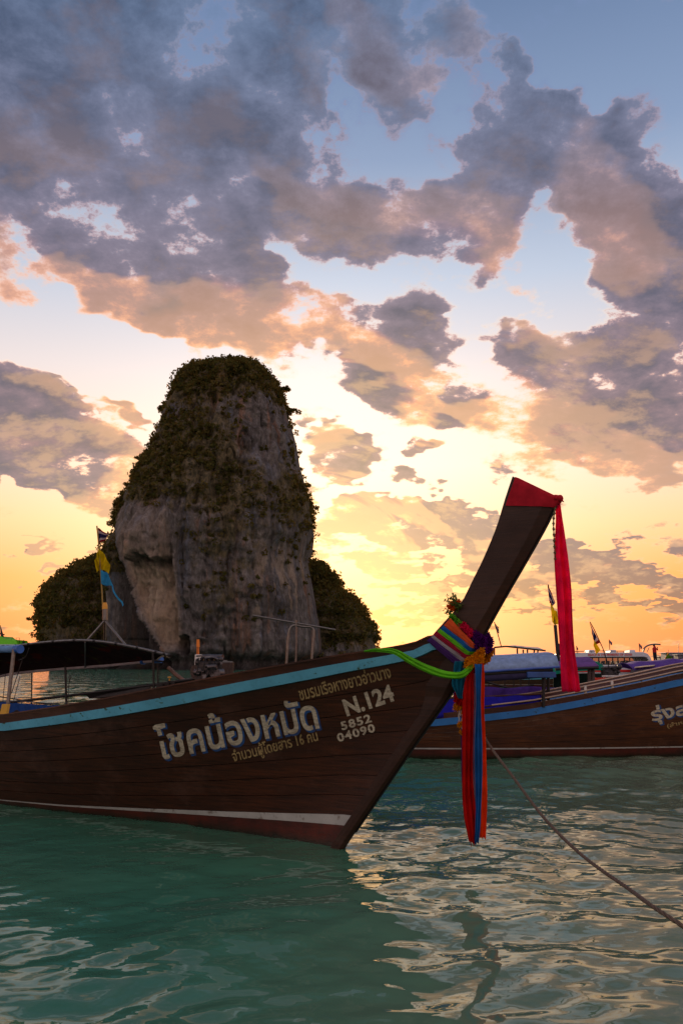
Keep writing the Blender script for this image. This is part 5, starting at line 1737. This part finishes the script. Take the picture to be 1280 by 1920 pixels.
    flag_quad("pennant", C_YF, (q(1111, 1196), q(1124, 1219)), (q(1113, 1215), q(1116, 1228)), f, .03, 2)

    # boat with the purple roof on the far right
    h3 = Hull((14.6, 25.0, 0), aft, [(-1.6, 1.9), (0, 1.5), (3, 1.15), (6, 1.0), (7, .95)], 1.0, 7.0)
    r3 = thing("longtail_boat", h3.p(4, 0, 0), 'brown boat with long violet roof sheet at the right edge, nets on its side', 'boat')
    h3.make(r3, M_HB, M_BLUE2, W_RAIL, .2, 3)
    m = MB(); rows = []
    for i in range(30):
        f = i / 29; px = 1188 + 150 * f
        e = at(px, 1257 - 8 * min(1, f * 1.5) + 1.0 * math.sin(i * .9), 22.5)
        rows.append([e + Vector((0, 2.0 * g, .20 * math.sin(math.pi * g) ** .8 + .02 * math.sin(i * .7 + g * 5))) for g in np.linspace(0, 1, 9)])
    m.loft(rows); m.build("canopy", cloth("violet_roof_cloth", lin(106, 76, 160), .3), r3, 'all', solid=.012)
    m = MB(); m.loft([[at(x, 1252 - (x - 1188) * .10, 22.3), at(x + 6, 1249 - (x - 1188) * .10, 23.2)] for x in range(1188, 1230, 6)]); m.build("roof_sheet", plain("beige_sheet", lin(178, 156, 132), .7), r3, solid=.02)
    for px in (1199, 1250, 1275):
        MB().tube([at(px, 1275, 22.6), at(px, 1250, 22.6)], .03, 6).build("canopy_post", M_STEEL, r3, True)
    m = MB(); R = random.Random(9)
    for i in range(60):
        a = at(1222 + R.uniform(-22, 24), 1269 + R.uniform(-5, 4), 22.4); m.tube(bez([a, a + Vector((R.uniform(-.2, .2), -.05, R.uniform(-.1, .1))), a + Vector((R.uniform(-.3, .3), 0, R.uniform(-.12, .1)))], 6), .012, 4)
    m.build("net", plain("net_twine", lin(120, 104, 92), .9), r3, True)

    # steel shade frame with tin roof further back, centre right
    h4 = Hull((14.5, 46.5, 0), aft, [(-1.6, .9), (0, .8), (3, .65), (9, .6)], 1.0, 8.0)
    r4 = thing("longtail_boat", h4.p(4, 0, 0), 'distant boat with a thin grey tin roof on posts above the pale blue canopy', 'boat')
    h4.make(r4, M_HB, M_BLUE, W_RAIL, .15, 3, prow=False)
    q = lambda x, y, Y=45: at(x, y, Y)
    m = MB(); m.loft([[q(948, 1211.5), q(948, 1213, 48)], [q(965, 1212), q(963, 1210, 48)], [q(985, 1217), q(980, 1212, 48)], [q(1000, 1219), q(996, 1213.5, 48)], [q(1022, 1220), q(1008, 1214, 48)]])
    m.build("roof_sheet", plain("tin_sheet", lin(120, 126, 140), .4, .6), r4, solid=.03)
    m = MB()
    for x0, y0, x1, y1 in ((926, 1214, 948, 1212), (926, 1214, 926, 1236), (969, 1216, 969, 1236), (1001, 1219, 998, 1236), (1008, 1219, 1003, 1236), (969, 1227, 1003, 1226), (980, 1218, 980, 1228), (988, 1218, 988, 1228), (948, 1212, 1022, 1220)):
        m.tube([q(x0, y0), q(x1, y1 + (20 if y1 == 1236 else 0))], .05, 5)
    m.build("roof_frame", M_DARK, r4, True)
    f = thing("pennant_pole", q(939, 1212), 'leaning pole with a small furled striped flag just right of the prow foot', 'flags')
    MB().tube([q(939, 1212), q(933, 1190), q(926, 1166)], .03, 6).build("pole", M_DARK, f, True)
    flag_quad("flag", M_THAI, (q(926, 1168), q(931, 1184)), (q(934, 1176), q(935, 1188)), f, .04, 1, True)
build_back_boats()

# --- white cabin boat
def build_cabin_boat():
    Y = 62.0
    q = lambda x, y, dy=0: at(x, y, Y + dy)
    root = thing("cabin_boat", q(1150, 1262, 1.5), 'long white passenger cabin boat with red lettering and a row of windows', 'boat')
    W = plain("white_gelcoat", lin(196, 200, 210), .35, scale=1.5, var=.08)
    K = plain("black_window_frame", lin(22, 22, 26), .3)
    D = Vector((0, 3.2, 0))
    def slab(name, mat, pts, d=D, dy=0, **k):
        return MB().prism([q(x, y, dy) for x, y in pts], d).build(name, mat, root, bevel=.03, **k)
    roof = [(1050,1226),(1082,1224),(1205,1222.5),(1214,1226),(1219,1233),(1224,1247),(1219,1247),(1214,1236),(1208,1231.5),(1050,1232)]
    slab("cabin_roof", W, roof)
    slab("cabin_side", W, [(1050,1246),(1224,1246.5),(1222,1254),(1190,1262),(1050,1262)])
    slab("hull", W, [(1050,1262.3),(1196,1262),(1236,1252),(1232,1266),(1218,1276),(1050,1276)], D * .96, .05)
    slab("red_stripe", plain("red_stripe_paint", lin(190, 26, 26), .4), [(1050,1255.5),(1186,1255.5),(1180,1260.5),(1050,1260.5)], D * 1.02, -.03)
    for y0, y1 in ((1232.0, 1233.6), (1245.2, 1246.6)):
        slab("window_frame", K, [(1050,y0),(1212,y0),(1214 + (y0 > 1240) * 2,y1),(1050,y1)], D * 1.004, -.015)
    xs = [1078, 1096, 1110, 1122, 1136, 1148, 1158, 1170, 1180, 1192, 1204, 1214]
    m = MB()
    gm, T = newmat("tinted_window")
    g = T.n('ShaderNodeBsdfPrincipled'); g.inputs['Base Color'].default_value = lin(40, 44, 54); g.inputs['Roughness'].default_value = .06
    tr = T.n('ShaderNodeBsdfTransparent'); tr.inputs[0].default_value = (.75, .74, .74, 1)
    mx = T.n('ShaderNodeMixShader'); mx.inputs[0].default_value = .35
    gm.node_tree.links.new(tr.outputs[0], mx.inputs[1]); gm.node_tree.links.new(g.outputs[0], mx.inputs[2])
    finish(gm, T, mx.outputs[0])
    for i in range(len(xs) - 1):
        a, b = xs[i], xs[i + 1]
        MB().prism([q(a - .5, 1233.6), q(a + .7, 1233.6), q(a + .7, 1245.2), q(a - .5, 1245.2)], Vector((0, .15, 0))).build("mullion", K, root)
        MB().prism([q(a - .5, 1233.6, 3.05), q(a + .7, 1233.6, 3.05), q(a + .7, 1245.2, 3.05), q(a - .5, 1245.2, 3.05)], Vector((0, .15, 0))).build("mullion", K, root)
        MB().prism([q(a + .7, 1233.6, .06), q(b - .5, 1233.6, .06), q(b - .5, 1245.2, .06), q(a + .7, 1245.2, .06)], Vector((0, .02, 0))).build("window_pane", gm, root)
    R = random.Random(2)
    for i in range(14):
        a = 1084 + i * 9
        MB().prism([q(a, 1239 + R.uniform(-1, 2), 1 + R.uniform(0, 1.2)), q(a + 4, 1239, 1.5), q(a + 4, 1246, 1.5), q(a, 1246, 1.5)], Vector((0, .4, 0))).build("seat", plain("seat_vinyl", lin(70, 80, 110), .6), root)
    for a in (1103, 1143, 1179):
        MB().prism([q(a, 1224, 1), q(a + 12, 1224, 1), q(a + 11, 1218.5, 1), q(a + 1, 1218.5, 1)], Vector((0, 1.2, 0))).build("roof_vent", W, root, bevel=.05)
    m = MB(); m.tube([q(1050, 1222), q(1130, 1220.5), q(1180, 1221)], .03, 5); [m.tube([q(x, 1224), q(x, 1221)], .02, 4) for x in range(1060, 1180, 12)]
    m.build("roof_rail", M_STEEL, root, True)
    m = MB(); m.tube(bez([q(1205, 1222, 1), q(1208, 1214, 1), q(1216, 1209.5, 1), q(1226, 1208, 1), q(1237, 1208.5, 1)], 16), .07, 6); m.tube([q(1212, 1222, 1), q(1216, 1214, 1)], .03, 5)
    m.build("bow_arch", M_STEEL, root, True)
    def hit(px, py):
        return q(px, py, -.02)
    paint_text("BEACH & THE MEMBERS OF ARABI", 1102, 1229.6, 1184, 1229.2, 4.0, plain("red_lettering_paint", lin(196, 56, 44), .5), root, hit, offset=.02, lift=.02, label='row of red lettering along the white roof edge')
    for (x, y, n) in ((1141, 1199, 'small striped flag on the white cabin roof, left of the two'), (1197, 1206, 'small striped flag on the white cabin roof, right of the two')):
        f = thing("small_flag", q(x + 1, 1222, 1.5), n, 'flag')
        MB().tube([q(x + 1.5, 1222, 1.5), q(x, y, 1.5)], .03, 5).build("pole", M_DARK, f)
        flag_quad("flag", M_THAI, (q(x, y + 1, 1.5), q(x + .8, y + 8, 1.5)), (q(x + 6, y + 5, 1.5), q(x + 5, y + 11, 1.5)), f, .08, 1, True)
    f = thing("small_flag", q(1080, 1225), 'tiny furled flag just right of the long pink scarf', 'flag')
    MB().tube([q(1081, 1225), q(1080, 1211)], .03, 5).build("pole", M_DARK, f)
    flag_quad("flag", M_THAI, (q(1080, 1212), q(1080.5, 1218)), (q(1083, 1215), q(1083, 1219)), f, .05, 1, True)
build_cabin_boat()

def skin_body(name, joints, edges, mat_fn, parent, sub=1):
    """one continuous body grown from a skeleton; joints: list of (point, radius)"""
    me = bpy.data.meshes.new(name)
    o0 = origin(parent)
    me.from_pydata([tuple(Vector(p) - o0) for p, r in joints], edges, [])
    o = bpy.data.objects.new(name, me); COL.objects.link(o); o.parent = parent
    md = o.modifiers.new("skin", 'SKIN')
    for i, (p, r) in enumerate(joints):
        sv = me.skin_vertices[0].data[i]; sv.radius = (r, r) if not isinstance(r, tuple) else r
        sv.use_root = (i == 0)
    md.use_smooth_shade = True
    s = o.modifiers.new("sub", 'SUBSURF'); s.levels = sub; s.render_levels = sub
    me.materials.append(mat_fn)
    return o

def person_mat(name, bands):
    """clothing colours by height above the feet (metres)"""
    m, T = newmat(name)
    sp = T.n('ShaderNodeSeparateXYZ'); T.put(sp.inputs[0], objco(T))
    H = 1.8
    c = T.ramp(T.m('DIVIDE', sp.outputs[2], H), [(a / H, col) for a, col in bands], 'CONSTANT')
    return finish(m, T, principled(T, c, .8, 0, .2))

def build_person(base, H, label, shirt, trousers, arms, yaw=0):
    k = H / 1.72
    root = thing("person", base, label, 'person')
    M = Matrix.Rotation(yaw, 4, 'Z')
    def P(x, y, z): return Vector(base) + M @ Vector((x * k, y * k, z * k))
    J = [(P(0, 0, .93), .15 * k), (P(0, 0, 1.15), .14 * k), (P(0, .01, 1.38), (.17 * k)), (P(0, 0, 1.50), .06 * k), (P(0, -.02, 1.62), .10 * k), (P(0, -.02, 1.68), .07 * k),
         (P(-.10, 0, .88), .10 * k), (P(-.12, -.03, .48), .07 * k), (P(-.12, .01, .08), .045 * k), (P(-.13, -.13, .03), .035 * k),
         (P(.10, 0, .88), .10 * k), (P(.12, -.02, .48), .07 * k), (P(.12, .02, .08), .045 * k), (P(.13, -.12, .03), .035 * k)]
    E = [(0, 1), (1, 2), (2, 3), (3, 4), (4, 5), (0, 6), (6, 7), (7, 8), (8, 9), (0, 10), (10, 11), (11, 12), (12, 13)]
    for sx, (el, ha) in zip((-1, 1), arms):
        b = len(J)
        J += [(P(.19 * sx, 0, 1.40), .06 * k), (P(*el), .042 * k), (P(*ha), .032 * k)]
        E += [(2, b), (b, b + 1), (b + 1, b + 2)]
    skin = lin(120, 78, 56)
    m = person_mat("clothes_" + shirt[0], [(0, skin), (.09, trousers), (.98, shirt[1]), (1.49, skin), (1.80, skin)])
    skin_body("body", J, E, m, root)
    MB().ball(P(0, .015, 1.67), (.105 * k, .115 * k, .085 * k), 10, 7).build("hair", plain("dark_hair", lin(24, 18, 16), .8), root, True)
    for sx, (el, ha) in zip((-1, 1), arms):
        hd = MB(); c = P(*ha)
        hd.ball(c, (.04 * k, .022 * k, .045 * k), 8, 5)
        for i in range(4): hd.tube([c + M @ Vector(((-.024 + .016 * i) * k, -.01 * k, .03 * k)), c + M @ Vector(((-.024 + .016 * i) * k, -.035 * k, (.075 - abs(i - 1.3) * .008) * k))], .009 * k, 5)
        hd.tube([c + M @ Vector((-.03 * sx * k, 0, 0)), c + M @ Vector((-.06 * sx * k, -.02 * k, .03 * k))], .01 * k, 5)
        hd.build("hand", plain("skin_tone", lin(124, 82, 60), .6), root, True)
    return root

def build_people_and_far():
    b = at(1228, 1247.5, 60.5); 
    build_person(b, 1.58, 'person in a red shirt and dark trousers standing on a deck, arms raised', ("red", lin(176, 34, 36)), lin(30, 30, 40),
                 [((-.30, -.10, 1.22), (-.12, -.24, 1.50)), ((.28, -.12, 1.24), (.10, -.24, 1.48))], .5)
    MB().box(at(1228, 1247.5, 60.5) + Vector((0, .0, -.45)), (3.0, 2.6, .85)).build("deck_box", plain("far_deck", lin(90, 84, 90), .7), None, bevel=.05, label='low grey deck of the moored launch under the standing person', cat='deck')
    # more hulls and cabins crowding the far right
    def cabin(px, py, Y, w, hgt, col, label, dark=False, k=0):
        c = at(px, py, Y); r = thing("moored_launch", Vector((c.x, Y, 0)), label, 'boat', 'far boats crowded at the right edge')
        W = plain("far_paint_%s" % ('abcdefg'[k]), col, .5)
        L = w * 2.2; z = c.z
        rows = []
        for i in range(9):
            f = i / 8; hw = .5 * w * (1 - max(0, f - .6) ** 2 * 5)
            x = c.x - L / 2 + L * f
            rows.append([Vector((x, Y - hw, .8 + .5 * f * f)), Vector((x, Y - hw * .8, .2)), Vector((x, Y, -.2)), Vector((x, Y + hw * .8, .2)), Vector((x, Y + hw, .8 + .5 * f * f))])
        MB().loft(rows).build("hull", W, r, True, solid=.06)
        x0, x1 = c.x - w * .5, c.x + w * .5
        MB().box(Vector((c.x, Y, (z + .7) / 2)), (w, w * .7, z - .7)).build("cabin", W, r, bevel=.05)
        MB().box(Vector((c.x, Y, z + .05)), (w * 1.15, w * .85, .1)).build("roof", W, r, bevel=.03)
        for i in range(3):
            MB().box(Vector((x0 + w * (.2 + .3 * i), Y - w * .35 - .01, z - .45)), (w * .2, .05, .4)).build("window", plain("black_window_frame", lin(22, 22, 26), .3), r)
        MB().tube([Vector((c.x + w * .2, Y, z)), Vector((c.x + w * .25, Y, z + 1.2))], .04, 5).build("mast", M_DARK, r)
    cabin(1263, 1225, 95, 2.6, 2.4, lin(150, 150, 160), 'small grey-white launch cabin beside the standing person, nearest of the far ones', k=0)
    cabin(1280, 1229, 85, 1.6, 2, lin(92, 86, 100), 'dark launch cabin cut by the right picture edge', k=1)
    cabin(1246, 1232, 120, 2.2, 2, lin(140, 128, 128), 'pale launch cabin just right of the person in red', k=2)
    f = thing("furled_flag", at(1245, 1247, 40), 'green and orange furled flags leaning beside the violet roof', 'flags')
    MB().tube([at(1238, 1250, 40), at(1252, 1224, 40)], .03, 5).build("pole", M_ORG, f)
    flag_quad("pennant", cloth("green_flag_cloth", lin(90, 130, 40), .4), (at(1250, 1224, 40), at(1246, 1236, 40)), (at(1258, 1233, 40), at(1256, 1242, 40)), f, .08, 2)
    # green roofed boat far left and its lookout
    Y = 150.0; q = lambda x, y, dy=0: at(x, y, Y + dy)
    r = thing("ferry_boat", Vector((q(-10, 1240).x, Y + 2, 0)), 'distant white boat with a bright green roof and mast at the left edge', 'boat')
    Wm = plain("ferry_white", lin(170, 186, 196), .5); G = plain("bright_green_paint", lin(110, 210, 20), .5)
    MB().prism([q(-80, 1252), q(40, 1252), q(46, 1218), q(-80, 1218)], (0, 6, 0)).build("hull", Wm, r)
    MB().prism([q(-78, 1217.5), q(30, 1217.5), q(28, 1208), q(-78, 1208)], (0, 5, 0)).build("cabin", Wm, r)
    MB().prism([q(-80, 1208), q(34, 1208), q(30, 1200), q(8, 1198), (q(2, 1193)), q(-80, 1193)], (0, 5.5, 0)).build("roof", G, r)
    for i in range(6): MB().box(q(-30 + i * 9, 1212, -.1), (.5, .1, .5)).build("window", plain("black_window_frame", lin(22, 22, 26), .3), r)
    m = MB(); m.tube([q(5, 1195, 1), q(1, 1172, 1)], [.3, .06], 6); m.tube([q(5, 1195, 1), q(-4, 1180, 1)], .05, 4); m.tube([q(0, 1188, 1), q(9, 1190, 1)], .12, 5)
    m.tube([q(31, 1208, 1), q(31, 1196, 1), q(37, 1196, 1), q(37, 1208, 1)], .05, 4)
    m.build("mast", M_DARK, r)
    build_person(q(44, 1216, 2), 1.6, 'tiny dark figure standing at the bow of the green roofed boat', ("dark", lin(40, 36, 40)), lin(30, 30, 40), [((-.30, 0, 1.2), (-.34, -.05, 1.0)), ((.28, -.1, 1.2), (.2, -.2, 1.1))])
    MB().box(q(40, 1217.5, 2), (2.6, 3, .5)).build("bow_platform", Wm, r)
build_people_and_far()
